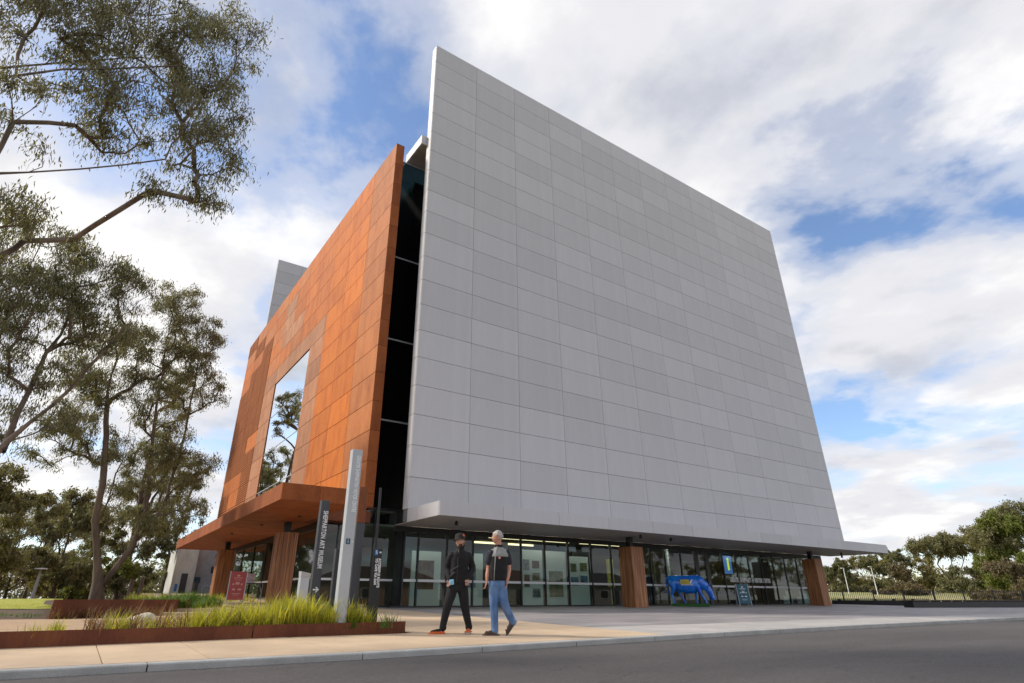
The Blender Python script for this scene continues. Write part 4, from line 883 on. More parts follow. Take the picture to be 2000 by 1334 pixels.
for k in range(4): MB().box(8.0 + 0.3 * k, 9.6, 48.6, 50.9, 0.45, 0.62 + 0.17 * (k + 1)).build('stair', M['conc_grey'], cb).location = -cb.location
MB().tube([(7.6, 48.5, 0.6), (7.6, 48.5, 1.5), (8.0, 48.5, 1.5), (9.3, 48.5, 2.3)], 0.03, 6).build('handrail', M['silver'], cb).location = -cb.location
tag(MB().prism([(0, 0), (0.22, 0), (0.22, 0.2), (0, 0.2)], 0, 1.25).build('dark_bollard', M['charcoal'], None, False, (6.95, 47.6, 0.55)), 'dark square bollard in front of the concrete block', 'bollard')
for k, (x, y, h_, lab) in enumerate(((2.9, 44, 1.15, 'weathered timber post, the shorter, behind the gum trunk'), (3.4, 43.6, 1.25, 'weathered timber post, the taller, beside the dark steel stake'))):
    tag(MB().tube([(0, 0, -0.1), (0.02, 0, h_)], [0.13, 0.11], 8).build('timber_post', M['bark'], None, False, (x, y, 0.6)), lab, 'post', 'timber posts behind the gum')
tag(MB().box(-0.04, 0.04, -0.04, 0.04, -0.1, 1.5).build('steel_stake', M['blackmetal'], None, False, (4.35, 41, 0.58)), 'thin black steel stake between timber posts and the concrete block', 'post')
lp = tag(empty('path_lamp', (-1.75, 44, 0.62)), 'slim grey path lamp with flat disc head beyond the lawn', 'lamp')
MB().tube([(0, 0, -0.1), (0, 0, 1.55)], [0.09, 0.07], 8).build('lamp_pole', M['silver'], lp); MB().tube([(0, 0, 1.55), (0, 0, 1.58), (0, 0, 1.64)], [0.12, 0.34, 0.30], 16).build('lamp_head', M['dimwhite'], lp)

# ------------------------------------------------------------------ right side: long benches, fence, light poles
def bench(label, p, q, z, h_, wd):
    A = Vector((*p, 0)); B = Vector((*q, 0)); d = (B - A); L = d.length; rz = math.atan2(d.y, d.x)
    e = tag(empty('long_bench', (p[0], p[1], z), rz), label, 'bench', 'long low benches on the plaza edge')
    MB().box(0, L, 0.06, wd - 0.06, -0.15, h_ - 0.09).build('plinth', M['darkpanel'], e)
    k = int(L / 2.2)
    for i in range(k): MB().box(i * L / k + 0.01, (i + 1) * L / k - 0.01, 0, wd, h_ - 0.05, h_).build('seat_slab', M['brown_seat'], e)
    for i in range(int(L / 1.1)): MB().box(0.4 + i * 1.1, 0.52 + i * 1.1, 0.1, wd - 0.1, h_ - 0.09, h_ - 0.05).build('spacer', M['darkpanel'], e)
    return e
bench('long dark bench with timber seat running out in front of the black fence', (41.0, 17.0), (64, 13.2), 0.17, 0.44, 0.7)
bench('dark bench closest to the last timber column and the glass corner', (44.9, 23.9), (46.6, 18.4), 0.22, 0.46, 0.7)
fn = tag(empty('picket_fence', (50.5, 27.6, 0.2)), 'black metal picket fence beyond the dark benches', 'fence')
fa = Vector((49.0, 27.5, 0)); fb = Vector((70.5, 14.5, 0)); fd = fb - fa; fl = fd.length; frz = math.atan2(fd.y, fd.x); fn.location = (fa.x, fa.y, 0.12); fn.rotation_euler = (0, 0, frz)
MB().box(0, fl, -0.02, 0.02, 1.12, 1.16).build('top_rail', M['blackmetal'], fn); MB().box(0, fl, -0.02, 0.02, 0.15, 0.19).build('bottom_rail', M['blackmetal'], fn)
npst = 11
for k in range(npst): MB().box(k * fl / (npst - 1) - 0.04, k * fl / (npst - 1) + 0.04, -0.04, 0.04, -0.2, 1.2).build('post', M['blackmetal'], fn)
pk = MB()
for k in range(int(fl / 0.16)): pk.box(k * 0.16 + 0.06, k * 0.16 + 0.085, -0.012, 0.012, 0.192, 1.118)
tag(pk.build('pickets', M['blackmetal'], fn), kind='stuff')
for (px, dist, h_, lab) in ((1658, 84, 3.6, 'pale light pole in front of the round dark tree'), (1711, 80, 3.6, 'pale light pole in front of the olive gum')):
    b_ = dirx(px); x, y = pol(b_, dist); lo = tag(empty('light_pole', (x, y, gt(y))), lab, 'light pole', 'pale light poles beyond the fence')
    MB().tube([(0, 0, -0.1), (0, 0, h_)], [0.06, 0.04], 8).build('pole', M['dimwhite'], lo); MB().box(-0.55, 0.05, -0.06, 0.06, h_ - 0.02, h_ + 0.06).build('lamp_arm', M['dimwhite'], lo)

# ------------------------------------------------------------------ things shown behind the glass
def display(label, x, y, w_, z0, z1, pics, grp='white display panels behind the glass'):
    e = tag(empty('exhibition_board', (x, y, ZG)), label, 'exhibition board', grp)
    MB().box(0, w_, 0, 0.06, z0, z1).build('panel', M['dimwhite'], e)
    for (u, v, a_, b_, c_) in pics: MB().box(u, u + a_, -0.012, -0.002, v, v + b_).build('picture', c_, e)
    return e
PH1 = material('photo_green', (0.05, 0.07, 0.03), 0.4, var2=(0.28, 0.27, 0.12), nscale=5); PH2 = material('photo_red', (0.09, 0.025, 0.02), 0.4, var2=(0.20, 0.12, 0.08), nscale=5); PH3 = material('photo_blue', (0.02, 0.06, 0.15), 0.4, var2=(0.25, 0.38, 0.5), nscale=4); PH4 = material('photo_grey', (0.06, 0.06, 0.06), 0.4, var2=(0.3, 0.3, 0.28), nscale=5)
display('white display panel with one large red picture behind the left panes', 12.3, 25.0, 1.5, 0.0, 2.3, [(0.35, 0.7, 0.8, 1.2, PH2)])
display('white display panel with a pale blue picture behind left panes', 14.5, 25.0, 1.6, 0.0, 2.3, [(0.3, 0.8, 0.9, 1.0, PH3)])
display('white display panel with six small pictures behind the glass', 18.0, 24.5, 1.35, 0.0, 2.55, [(0.12, 1.6, 0.4, 0.5, PH4), (0.7, 1.7, 0.45, 0.35, PH2), (0.7, 1.15, 0.45, 0.35, PH1), (0.2, 0.85, 0.32, 0.55, PH2), (0.72, 0.4, 0.45, 0.38, PH4)])
display('white display panel with one tall landscape picture behind the glass', 19.55, 24.5, 1.35, 0.0, 2.55, [(0.2, 0.4, 0.9, 1.2, PH1)])
display('white display panel with four blue and green pictures next to a black board', 21.1, 24.5, 1.35, 0.0, 2.35, [(0.1, 1.6, 0.4, 0.4, PH1), (0.75, 1.65, 0.5, 0.4, PH1), (0.1, 0.95, 0.5, 0.4, PH3), (0.75, 1.0, 0.5, 0.42, PH3)])
tag(MB().box(0, 1.3, 0, 0.15, 0, 2.75).build('black_board', M['darkpanel'], None, False, (21.9, 25.1, ZG)), 'tall black board behind the white picture panels', 'board')
M['yellow'] = material('yellow_print', (0.62, 0.50, 0.02), 0.5); 
tag(MB().box(0, 0.5, 0, 0.02, 0.9, 2.3).box(0.22, 0.28, 0.022, 0.06, 0, 2.32).box(0.0, 0.5, 0.022, 0.25, 0, 0.03).build('banner', M['yellow'], None, False, (23.9, 24.6, ZG)), 'yellow pull-up banner behind the glass near timber column', 'banner')
sc_b = tag(empty('information_screen', (33.46, 24.0, ZG)), 'blue information sign with yellow letter i behind the glass', 'sign')
M['screenblue'] = emit('screen_blue', (0.12, 0.28, 0.75), 0.35); M['screenyellow'] = emit('screen_yellow', (0.75, 0.8, 0.05), 0.8)
MB().box(0, 0.72, 0, 0.08, 1.75, 2.8).build('screen', M['screenblue'], sc_b); MB().box(0.40, 0.55, 0.02, 0.06, 0, 1.75).build('stand', M['blackmetal'], sc_b)
link('letter', text_mesh('letter', 'i', 1.0, M['screenyellow'], 0.003, bold=0.04), sc_b, (0.24, -0.01, 2.30), (R(90), 0, 0))
for x, w_, wl in ((39.3, 0.6, 'narrow'), (40.9, 1.0, 'wide')):
    tag(MB().box(0, w_, 0, 0.05, 0.05, 0.85).box(0.05, 0.1, 0.052, 0.3, 0.0, 0.5).box(w_ - 0.1, w_ - 0.05, 0.052, 0.3, 0.0, 0.5).build('low_board', M['dimwhite'], None, False, (x, 23.8, ZG)), wl + ' low white board standing behind the glass near the last timber column', 'board', 'low white boards')
tag(MB().box(0, 1.9, 0, 0.3, 1.2, 2.9).box(0.1, 0.2, 0.1, 0.2, 0, 1.2).box(1.7, 1.8, 0.1, 0.2, 0, 1.2).build('dark_screen', M['darkpanel'], None, False, (36.0, 24.4, ZG)), 'large dark display cabinet behind the visitor centre lettering', 'cabinet')
for (x, lab) in ((25.9, 'pale column of brochures behind the glass beside timber column'), (28.9, 'slim pale post inside the glass behind the blue cow')):
    tag(MB().box(0, 0.5 if x < 26 else 0.14, 0, 0.14, 0, 2.2 if x < 26 else 3.15).box(0.02, 0.12, -0.02, -0.002, 0.4, 1.9).build('brochure_stand' if x < 26 else 'inner_post', M['dimwhite'], None, False, (x, 24.6, ZG)), lab, 'stand' if x < 26 else 'post')

# ------------------------------------------------------------------ skin based figures
def skin(name, nodes, edges, mat, parent=None, sub=2, root=0, flat=None):
    """nodes: name -> (x,y,z,r) or (x,y,z,(rx,ry)); edges: list of chains of names"""
    names = list(nodes); idx = {k: i for i, k in enumerate(names)}; ed = []
    for ch in edges: ed += [(idx[a], idx[b]) for a, b in zip(ch, ch[1:])]
    me = bpy.data.meshes.new(name); me.from_pydata([nodes[k][:3] for k in names], ed, []); me.update()
    o = bpy.data.objects.new(name, me); COL.objects.link(o)
    o.modifiers.new('skin', 'SKIN'); o.modifiers['skin'].use_smooth_shade = True; o.modifiers['skin'].branch_smoothing = 0.6
    sv_ = me.skin_vertices[0].data
    for k, i in idx.items():
        r_ = nodes[k][3]; sv_[i].radius = (r_, r_) if not hasattr(r_, '__len__') else r_; sv_[i].use_root = (i == root)
    s = o.modifiers.new('sub', 'SUBSURF'); s.levels = sub; s.render_levels = sub
    bpy.context.view_layer.update(); dg = bpy.context.evaluated_depsgraph_get(); m2 = bpy.data.meshes.new_from_object(o.evaluated_get(dg)); bpy.data.objects.remove(o)
    m2.materials.clear(); m2.materials.append(mat); m2.name = name; m2.polygons.foreach_set('use_smooth', [True] * len(m2.polygons))
    return link(name, m2, parent)
def blob(name, prims, mat, parent=None, voxel=0.013, smooth=5, fac=0.5):
    mb = MB()
    for p in prims:
        if p[0] == 'ball': mb.ball(p[1], p[2], 16, 10)
        elif p[0] == 'tube':
            pts = [Vector(q[:3]) for q in p[1]]; rr = [q[3] for q in p[1]]
            # resample smoothly
            P2 = []; R2 = []
            for i in range(len(pts) - 1):
                p0 = pts[max(i - 1, 0)]; p1 = pts[i]; p2 = pts[i + 1]; p3 = pts[min(i + 2, len(pts) - 1)]
                for t in (0, 0.25, 0.5, 0.75):
                    P2.append(0.5 * ((2 * p1) + (p2 - p0) * t + (2 * p0 - 5 * p1 + 4 * p2 - p3) * t * t + (3 * p1 - p0 - 3 * p2 + p3) * t ** 3)); R2.append(rr[i] + (rr[i + 1] - rr[i]) * t)
            P2.append(pts[-1]); R2.append(rr[-1]); mb.tube(P2, R2, 12)
            mb.ball(P2[0], R2[0] * 0.98, 12, 8); mb.ball(P2[-1], R2[-1] * 0.98, 12, 8)
        elif p[0] == 'loft':      # rings (x,y,z,rx,ry), yaw
            yaw = p[2]; n = 24; c, sn = math.cos(yaw), math.sin(yaw); vs = []
            for (x, y, z, a, b) in p[1]:
                for k in range(n):
                    th = 2 * math.pi * k / n; u = a * math.copysign(abs(math.cos(th)) ** 0.85, math.cos(th)); v = b * math.copysign(abs(math.sin(th)) ** 0.85, math.sin(th)); vs.append((x + u * c - v * sn, y + u * sn + v * c, z))
            m = len(p[1]); fs = [(i * n + k, i * n + (k + 1) % n, (i + 1) * n + (k + 1) % n, (i + 1) * n + k) for i in range(m - 1) for k in range(n)]
            fs += [tuple(reversed(range(n))), tuple(range((m - 1) * n, m * n))]; mb.add(vs, fs)
        elif p[0] == 'spine':     # rings along x: (x, z, half width y, half height z)
            n = 24; vs = []
            for (x, z, a, b) in p[1]:
                for k in range(n):
                    th = 2 * math.pi * k / n; vs.append((x, -a * math.cos(th), z + b * math.sin(th)))
            m = len(p[1]); fs = [(i * n + k, i * n + (k + 1) % n, (i + 1) * n + (k + 1) % n, (i + 1) * n + k) for i in range(m - 1) for k in range(n)]
            fs += [tuple(reversed(range(n))), tuple(range((m - 1) * n, m * n))]; mb.add(vs, fs)
    o = mb.build(name + '_source', mat); bm = bmesh.new(); bm.from_mesh(o.data); bmesh.ops.recalc_face_normals(bm, faces=bm.faces[:]); bm.to_mesh(o.data); bm.free()
    r_ = o.modifiers.new('remesh', 'REMESH'); r_.mode = 'VOXEL'; r_.voxel_size = voxel
    s_ = o.modifiers.new('smooth', 'SMOOTH'); s_.factor = fac; s_.iterations = smooth
    bpy.context.view_layer.update(); dg = bpy.context.evaluated_depsgraph_get(); m2 = bpy.data.meshes.new_from_object(o.evaluated_get(dg)); bpy.data.objects.remove(o)
    m2.materials.clear(); m2.materials.append(mat); m2.name = name; m2.polygons.foreach_set('use_smooth', [True] * len(m2.polygons))
    return link(name, m2, parent)
SKIN = material('skin', (0.50, 0.27, 0.19), 0.55, var=0.08, nscale=20); SKIN2 = material('skin_tanned', (0.52, 0.25, 0.17), 0.55, var=0.08, nscale=20)
BLACKC = material('black_cloth', (0.006, 0.0055, 0.006), 0.85, var=0.3, nscale=12, bump=1.0, bscale=9); BLACKP = material('black_fleece', (0.012, 0.011, 0.012), 0.95, var=0.3, nscale=10, bump=0.9, bscale=9)
DENIM = material('denim', (0.045, 0.11, 0.27), 0.8, var2=(0.16, 0.27, 0.46), nscale=5, stretch=(1, 1, 0.5), bump=1.0, bscale=10); GREYF = material('grey_yoke', (0.27, 0.27, 0.25), 0.9); ORANGE = material('orange_shoe', (0.62, 0.12, 0.02), 0.5); BROWNS = material('brown_sandal', (0.085, 0.055, 0.042), 0.7)
HAIRG = material('grey_hair', (0.42, 0.38, 0.34), 0.8, var=0.3, nscale=40); BEARD = material('dark_beard', (0.045, 0.028, 0.02), 0.9); WHITEE = material('eye_white', (0.75, 0.72, 0.7), 0.4); DARK = material('dark_iris', (0.02, 0.015, 0.012), 0.4); SOLE = material('pale_sole', (0.45, 0.42, 0.38), 0.7); LIP = material('lip', (0.36, 0.13, 0.11), 0.6); MASKB = material('light_blue_mask', (0.25, 0.50, 0.68), 0.8)

def head_mesh(mat, jaw=1.0):
    """head looking along +x, centred at the middle of the skull, about 0.23 tall"""
    bm = bmesh.new(); bmesh.ops.create_uvsphere(bm, u_segments=28, v_segments=20, radius=1.0)
    for v in bm.verts:
        x, y, z = v.co
        fx = 0.098; fy = 0.076; fz = 0.118
        if z < 0: fy *= 1 - 0.22 * (-z) ** 1.3; 
        X_, Y_, Z_ = x * fx, y * fy, z * fz
        if z < -0.1 and x < 0: X_ *= 1 + 0.35 * z                         # nape goes in
        if z < 0 and x > 0: X_ += 0.010 * jaw * (-z)                       # jaw
        if x > 0.55 and abs(y) < 0.75: X_ -= 0.008 * (1 - abs(z)) * 0.6     # flatten the face
        e = math.exp(-((y / 0.16) ** 2)); nz = math.exp(-(((z + 0.16) / 0.16) ** 2))
        if x > 0.5: X_ += 0.030 * e * nz                                   # nose
        eb_ = math.exp(-(((z - 0.17) / 0.10) ** 2))
        if x > 0.5: X_ += 0.006 * eb_                                      # brow
        for s in (-1, 1):
            sk = math.exp(-(((y - s * 0.36) / 0.17) ** 2 + ((z - 0.02) / 0.11) ** 2))
            if x > 0.4: X_ -= 0.010 * sk                                   # eye sockets
        ml = math.exp(-(((z + 0.5) / 0.07) ** 2 + (y / 0.3) ** 2))
        if x > 0.4: X_ += 0.006 * ml
        ch = math.exp(-(((z + 0.82) / 0.14) ** 2 + (y / 0.35) ** 2))
        if x > 0.1: X_ += 0.012 * ch
        v.co = (X_, Y_, Z_)
    me = bpy.data.meshes.new('head'); bm.to_mesh(me); bm.free(); me.materials.append(mat); me.polygons.foreach_set('use_smooth', [True] * len(me.polygons)); return me
def make_head(parent, loc, yaw, pitch, mat, hair=None, beard=None, hat=None):
    h_ = link('head', head_mesh(mat), parent, loc, (0, pitch, yaw))
    for s in (-1, 1):
        MB().ball((0.083, s * 0.027, 0.004), (0.010, 0.014, 0.008), 8, 6).build('eye', WHITEE, h_, True); MB().ball((0.0905, s * 0.027, 0.004), (0.004, 0.006, 0.006), 8, 6).build('iris', DARK, h_, True)
        ear = MB().ball((-0.004, s * 0.078, -0.008), (0.022, 0.009, 0.033), 10, 8).build('ear', mat, h_, True)
        MB().box(0.087, 0.094, s * 0.027 - 0.016, s * 0.027 + 0.016, 0.021, 0.027).build('eyebrow', beard or hair or DARK, h_)
    MB().ball((0.098, 0, -0.060), (0.008, 0.024, 0.006), 10, 6).build('mouth', LIP, h_, True)
    if hair:
        hb = MB().ball((-0.010, 0, 0.030), (0.104, 0.087, 0.104), 22, 14)
        keep = []
        for f in hb.f:
            c = np.mean([hb.v[i] for i in f], axis=0)
            if c[2] > 0.055 - 0.02 * (c[0] < 0.03) or (c[0] < -0.005 and c[2] > -0.045) : keep.append(f)
        hb.f = keep; hb.mi = [0] * len(keep); rr_ = np.random.default_rng(3); hb.v = [(x * (1 + 0.07 * math.sin(31 * y + 40 * z)) + rr_.normal() * 0.005, y * (1 + 0.06 * math.sin(37 * x + 22 * z)) + rr_.normal() * 0.005, z + 0.006 * math.sin(60 * x) + rr_.normal() * 0.006) for x, y, z in hb.v]
        hb.build('hair', hair, h_, True)
    if beard:
        bb = MB().ball((0.022, 0, -0.070), (0.080, 0.062, 0.056), 18, 12); keep = []
        for f in bb.f:
            c = np.mean([bb.v[i] for i in f], axis=0)
            if c[0] > 0.0 and (c[2] < -0.078 or abs(c[1]) > 0.036): keep.append(f)
        bb.f = keep; bb.mi = [0] * len(keep); bb.build('beard', beard, h_, True)
        MB().ball((0.100, 0, -0.047), (0.007, 0.028, 0.006), 10, 6).build('moustache', beard, h_, True)
    return h_
def hand(parent, loc, rot, mat, side=1, curl=0.5):
    """hand hanging down -z from the wrist; palm faces local -x*side? fingers curl towards +y"""
    nodes = {'w': (0, 0, 0, (0.024, 0.018)), 'p1': (0, 0.002, -0.045, (0.034, 0.016)), 'p2': (0, 0.006, -0.085, (0.036, 0.014))}
    palm = skin('palm', nodes, [['w', 'p1', 'p2']], mat, None, 2)
    e = empty('hand', loc); e.rotation_euler = rot; e.parent = parent
    bpy.data.objects.remove(e)
    palm.name = 'hand'; palm.parent = parent; palm.location = loc; palm.rotation_euler = rot
    for i, (ox, ln) in enumerate(((-0.027, 0.066), (-0.009, 0.078), (0.009, 0.074), (0.026, 0.058))):
        c = curl; a1, a2, a3 = 0.25 * c * 2, 0.7 * c * 2, 1.1 * c * 2
        p0 = Vector((ox, 0.006, -0.082)); d = lambda a: Vector((0, math.sin(a), -math.cos(a)))
        p1 = p0 + d(a1) * ln * 0.45; p2 = p1 + d(a2) * ln * 0.32; p3 = p2 + d(a3) * ln * 0.25
        skin('finger', {'a': (*p0, 0.0088), 'b': (*p1, 0.0085), 'c': (*p2, 0.0078), 'd': (*p3, 0.0062)}, [['a', 'b', 'c', 'd']], mat, palm, 1)
    s = side
    skin('thumb', {'a': (s * 0.022, 0.004, -0.03, 0.012), 'b': (s * 0.045, 0.018, -0.058, 0.0105), 'c': (s * 0.050, 0.028, -0.085, 0.0085)}, [['a', 'b', 'c']], mat, palm, 1)
    return palm
RZ = R(-34.09)
def zc_(*p): return p

# man in black with hands in his pockets: local x = along the path to the right, y = away
m1 = tag(empty('person', (5.98, 10.28, gz(10.28) + 0.0), RZ), 'walking person in black jacket and trousers, black hat and orange shoes', 'person')
Y1 = R(18)
blob('body', [('loft', [(0.085, 0, 0.90, 0.14, 0.10), (0.085, 0, 1.10, 0.13, 0.10), (0.09, 0, 1.30, 0.155, 0.105), (0.095, 0, 1.41, 0.10, 0.07)], Y1), ('tube', [(0.095, 0, 1.38, 0.06), (0.095, -0.004, 1.48, 0.055), (0.092, -0.008, 1.56, 0.058)]),
    ('tube', [(-0.06, -0.05, 1.36, 0.05), (-0.13, 0.02, 1.11, 0.042), (-0.072, -0.11, 0.93, 0.03)]), ('tube', [(0.25, 0.05, 1.36, 0.05), (0.325, 0.09, 1.12, 0.042), (0.232, -0.06, 0.93, 0.03)]),
    ('tube', [(0.0, -0.02, 0.88, 0.08), (-0.105, -0.10, 0.47, 0.052), (-0.178, -0.08, 0.09, 0.038)]), ('tube', [(0.15, 0.02, 0.88, 0.08), (0.205, 0.03, 0.47, 0.052), (0.285, 0.08, 0.09, 0.038)])], SKIN, m1)
blob('jacket', [('loft', [(0.08, 0, 0.85, 0.178, 0.14), (0.08, 0, 0.90, 0.183, 0.142), (0.083, 0, 1.0, 0.172, 0.135), (0.088, 0, 1.12, 0.168, 0.13), (0.093, 0, 1.26, 0.185, 0.135), (0.095, 0, 1.35, 0.185, 0.12), (0.096, 0, 1.41, 0.135, 0.10), (0.096, -0.002, 1.45, 0.082, 0.078), (0.095, -0.005, 1.515, 0.072, 0.072)], Y1),
    ('tube', [(-0.06, -0.05, 1.345, 0.078), (-0.115, -0.01, 1.22, 0.070), (-0.140, 0.02, 1.11, 0.066), (-0.112, -0.06, 1.0, 0.056), (-0.078, -0.115, 0.925, 0.048)]), ('tube', [(0.25, 0.05, 1.345, 0.078), (0.305, 0.085, 1.23, 0.070), (0.332, 0.095, 1.12, 0.066), (0.292, 0.01, 1.01, 0.056), (0.238, -0.065, 0.935, 0.048)]),
    ('tube', [(-0.06, -0.13, 0.96, 0.016), (0.02, -0.15, 1.03, 0.014)]), ('tube', [(-0.02, -0.145, 1.08, 0.012), (0.10, -0.15, 1.14, 0.012)])], BLACKC, m1, 0.012, 3)
MB().tube([(0.055, -0.150, 0.88), (0.058, -0.146, 1.0), (0.062, -0.140, 1.12), (0.066, -0.142, 1.26), (0.075, -0.108, 1.40), (0.08, -0.078, 1.50)], 0.006, 6).build('zip', material('dark_zip', (0.04, 0.04, 0.043), 0.4), m1, True)
blob('trousers', [('loft', [(0.078, 0, 0.72, 0.12, 0.105), (0.076, 0, 0.80, 0.165, 0.13), (0.076, 0, 0.92, 0.165, 0.128), (0.08, 0, 0.97, 0.15, 0.115)], Y1),
    ('tube', [(0.0, -0.02, 0.84, 0.112), (-0.055, -0.06, 0.65, 0.098), (-0.106, -0.10, 0.47, 0.083), (-0.148, -0.095, 0.28, 0.070), (-0.176, -0.08, 0.15, 0.062), (-0.178, -0.08, 0.11, 0.070)]), ('tube', [(0.15, 0.02, 0.84, 0.112), (0.18, 0.02, 0.65, 0.098), (0.207, 0.03, 0.47, 0.083), (0.248, 0.055, 0.28, 0.070), (0.283, 0.08, 0.15, 0.062), (0.288, 0.08, 0.11, 0.070)])], BLACKP, m1, 0.012, 4)
make_head(m1, (0.092, -0.012, 1.60), R(-38), R(-4), SKIN, hair=None, beard=BEARD)
ht = MB()
prof = [(0.094, 0.0), (0.128, -0.012), (0.135, -0.022), (0.126, -0.016), (0.100, 0.006), (0.098, 0.045), (0.086, 0.088), (0.045, 0.108), (0.002, 0.112)]
vs = [(r_ * math.cos(a) * 1.04, r_ * math.sin(a) * 0.94, z) for r_, z in prof for a in [2 * math.pi * k / 24 for k in range(24)]]
ht.add(vs, [(i * 24 + k, i * 24 + (k + 1) % 24, (i + 1) * 24 + (k + 1) % 24, (i + 1) * 24 + k) for i in range(len(prof) - 1) for k in range(24)])
hto = ht.build('bucket_hat', BLACKC, m1, True, (0.088, -0.010, 1.648), (0, R(-6), R(-38)))
MB().add([(0.098, -0.035, 0.035), (0.098, 0.04, 0.035), (0.090, 0.028, 0.075), (0.092, -0.015, 0.085)], [(0, 1, 2, 3)]).build('hat_patch', ORANGE, hto).location = (0.004, 0, 0)
hl_ = hand(m1, (-0.07, -0.10, 0.93), (R(12), R(-8), R(150)), SKIN, 1, 0.35); hr_ = hand(m1, (0.222, -0.075, 0.94), (R(15), R(14), R(180)), SKIN, -1, 0.35)
def shoe(parent, loc, rz, upper, sole, L=0.27, pitch=0.0, sandal=False):
    e = {'h': (-0.07, 0, 0.055, (0.038, 0.045)), 'm': (0.02, 0, 0.052, (0.040, 0.040)), 'b': (0.10, 0, 0.042, (0.045, 0.032)), 't': (0.165, 0, 0.036, (0.036, 0.026)), 'an': (-0.055, 0, 0.11, (0.042, 0.042))}
    o = skin('shoe', e, [['h', 'm', 'b', 't'], ['h', 'an']], upper, parent, 2); o.location = loc; o.rotation_euler = (0, pitch, rz)
    outl = [(-0.115, -0.032), (-0.06, -0.042), (0.03, -0.038), (0.10, -0.050), (0.165, -0.042), (0.198, 0.0), (0.165, 0.042), (0.10, 0.050), (0.03, 0.038), (-0.06, 0.042), (-0.115, 0.032)]
    MB().prism(outl, 0.0, 0.026).build('sole', sole, o)
    if not sandal:
        MB().box(-0.10, 0.15, -0.048, 0.048, 0.026, 0.045).build('side_trim', ORANGE, o)
    else:
        for xx in (-0.03, 0.05, 0.11): MB().box(xx, xx + 0.022, -0.049, 0.049, 0.03, 0.088 - xx * 0.12).build('strap', BROWNS, o)
    return o
shoe(m1, (-0.245, -0.12, 0.0), R(192), BLACKP, ORANGE, pitch=R(0)); shoe(m1, (0.285, 0.03, 0.0), R(262), ORANGE, SOLE)
mk_ = MB(); mk_.add([(-0.045, 0, 0.05), (0.045, 0, 0.06), (0.055, 0.012, -0.03), (-0.03, 0.012, -0.045), (0.0, -0.012, 0.01)], [(0, 1, 4), (1, 2, 4), (2, 3, 4), (3, 0, 4)])
tag(mk_.build('face_mask', MASKB, None, False), 'light blue face mask dangling from the hand of the person in black', 'mask')
mo = bpy.data.objects['face_mask']; loc_ = Matrix.Rotation(RZ, 4, 'Z') @ Vector((-0.045, -0.19, 0.86)); mo.location = (5.98 + loc_.x, 10.28 + loc_.y, gz(10.28) + loc_.z); mo.rotation_euler = (0, 0, RZ)

# man in vest and jeans
m2 = tag(empty('person', (6.52, 9.62, gz(9.62)), RZ), 'walking grey haired person in black vest with grey shoulders and blue jeans', 'person')
Y2 = R(24)
blob('body', [('loft', [(0.0, 0, 0.90, 0.14, 0.11), (0.01, 0, 1.12, 0.14, 0.115), (0.025, 0, 1.31, 0.16, 0.115), (0.03, 0, 1.43, 0.10, 0.075)], Y2), ('tube', [(0.03, 0, 1.40, 0.07), (0.022, -0.004, 1.52, 0.062), (0.008, -0.01, 1.62, 0.062)]),
    ('tube', [(-0.115, -0.065, 1.385, 0.055), (-0.158, -0.04, 1.20, 0.047), (-0.165, -0.03, 1.11, 0.044), (-0.186, -0.07, 1.0, 0.040), (-0.19, -0.09, 0.90, 0.028)]), ('tube', [(0.175, 0.065, 1.395, 0.058), (0.208, 0.06, 1.22, 0.050), (0.215, 0.05, 1.12, 0.046), (0.205, 0.01, 1.01, 0.042), (0.186, -0.03, 0.91, 0.030)]),
    ('tube', [(-0.06, -0.03, 0.88, 0.08), (-0.06, -0.06, 0.48, 0.052), (-0.046, -0.02, 0.07, 0.038)]), ('tube', [(0.07, 0.03, 0.88, 0.08), (0.125, -0.02, 0.53, 0.052), (0.285, 0.105, 0.19, 0.038)])], SKIN2, m2, 0.012, 4)
NAVY = material('navy_shirt', (0.018, 0.017, 0.026), 0.85)
blob('shirt', [('loft', [(0.005, 0, 1.0, 0.155, 0.13), (0.02, 0, 1.2, 0.165, 0.13), (0.028, 0, 1.36, 0.17, 0.12), (0.03, 0, 1.44, 0.11, 0.09), (0.026, 0, 1.49, 0.075, 0.074), (0.022, -0.004, 1.525, 0.074, 0.074)], Y2),
    ('tube', [(-0.115, -0.065, 1.375, 0.076), (-0.145, -0.05, 1.28, 0.070), (-0.158, -0.04, 1.215, 0.066)]), ('tube', [(0.175, 0.065, 1.385, 0.080), (0.202, 0.062, 1.29, 0.074), (0.212, 0.058, 1.225, 0.070)])], NAVY, m2, 0.012, 3)
blob('vest', [('loft', [(-0.002, -0.004, 0.905, 0.168, 0.148), (0.0, -0.006, 0.95, 0.176, 0.158), (0.006, -0.010, 1.07, 0.180, 0.165), (0.018, -0.006, 1.20, 0.178, 0.158), (0.026, 0, 1.30, 0.178, 0.148), (0.028, 0, 1.345, 0.17, 0.135)], Y2)], BLACKP, m2, 0.012, 3)
blob('vest_collar', [('loft', [(0.026, 0.004, 1.47, 0.088, 0.086), (0.022, 0.006, 1.535, 0.082, 0.080)], Y2)], BLACKP, m2, 0.010, 2)
blob('vest_yoke', [('loft', [(0.026, 0, 1.315, 0.184, 0.153), (0.029, 0, 1.37, 0.178, 0.142), (0.03, 0, 1.42, 0.142, 0.112), (0.028, 0, 1.465, 0.095, 0.09), (0.025, 0.004, 1.495, 0.085, 0.084)], Y2), ('ball', (-0.085, -0.052, 1.40), 0.06), ('ball', (0.14, 0.052, 1.41), 0.062)], GREYF, m2, 0.012, 3)
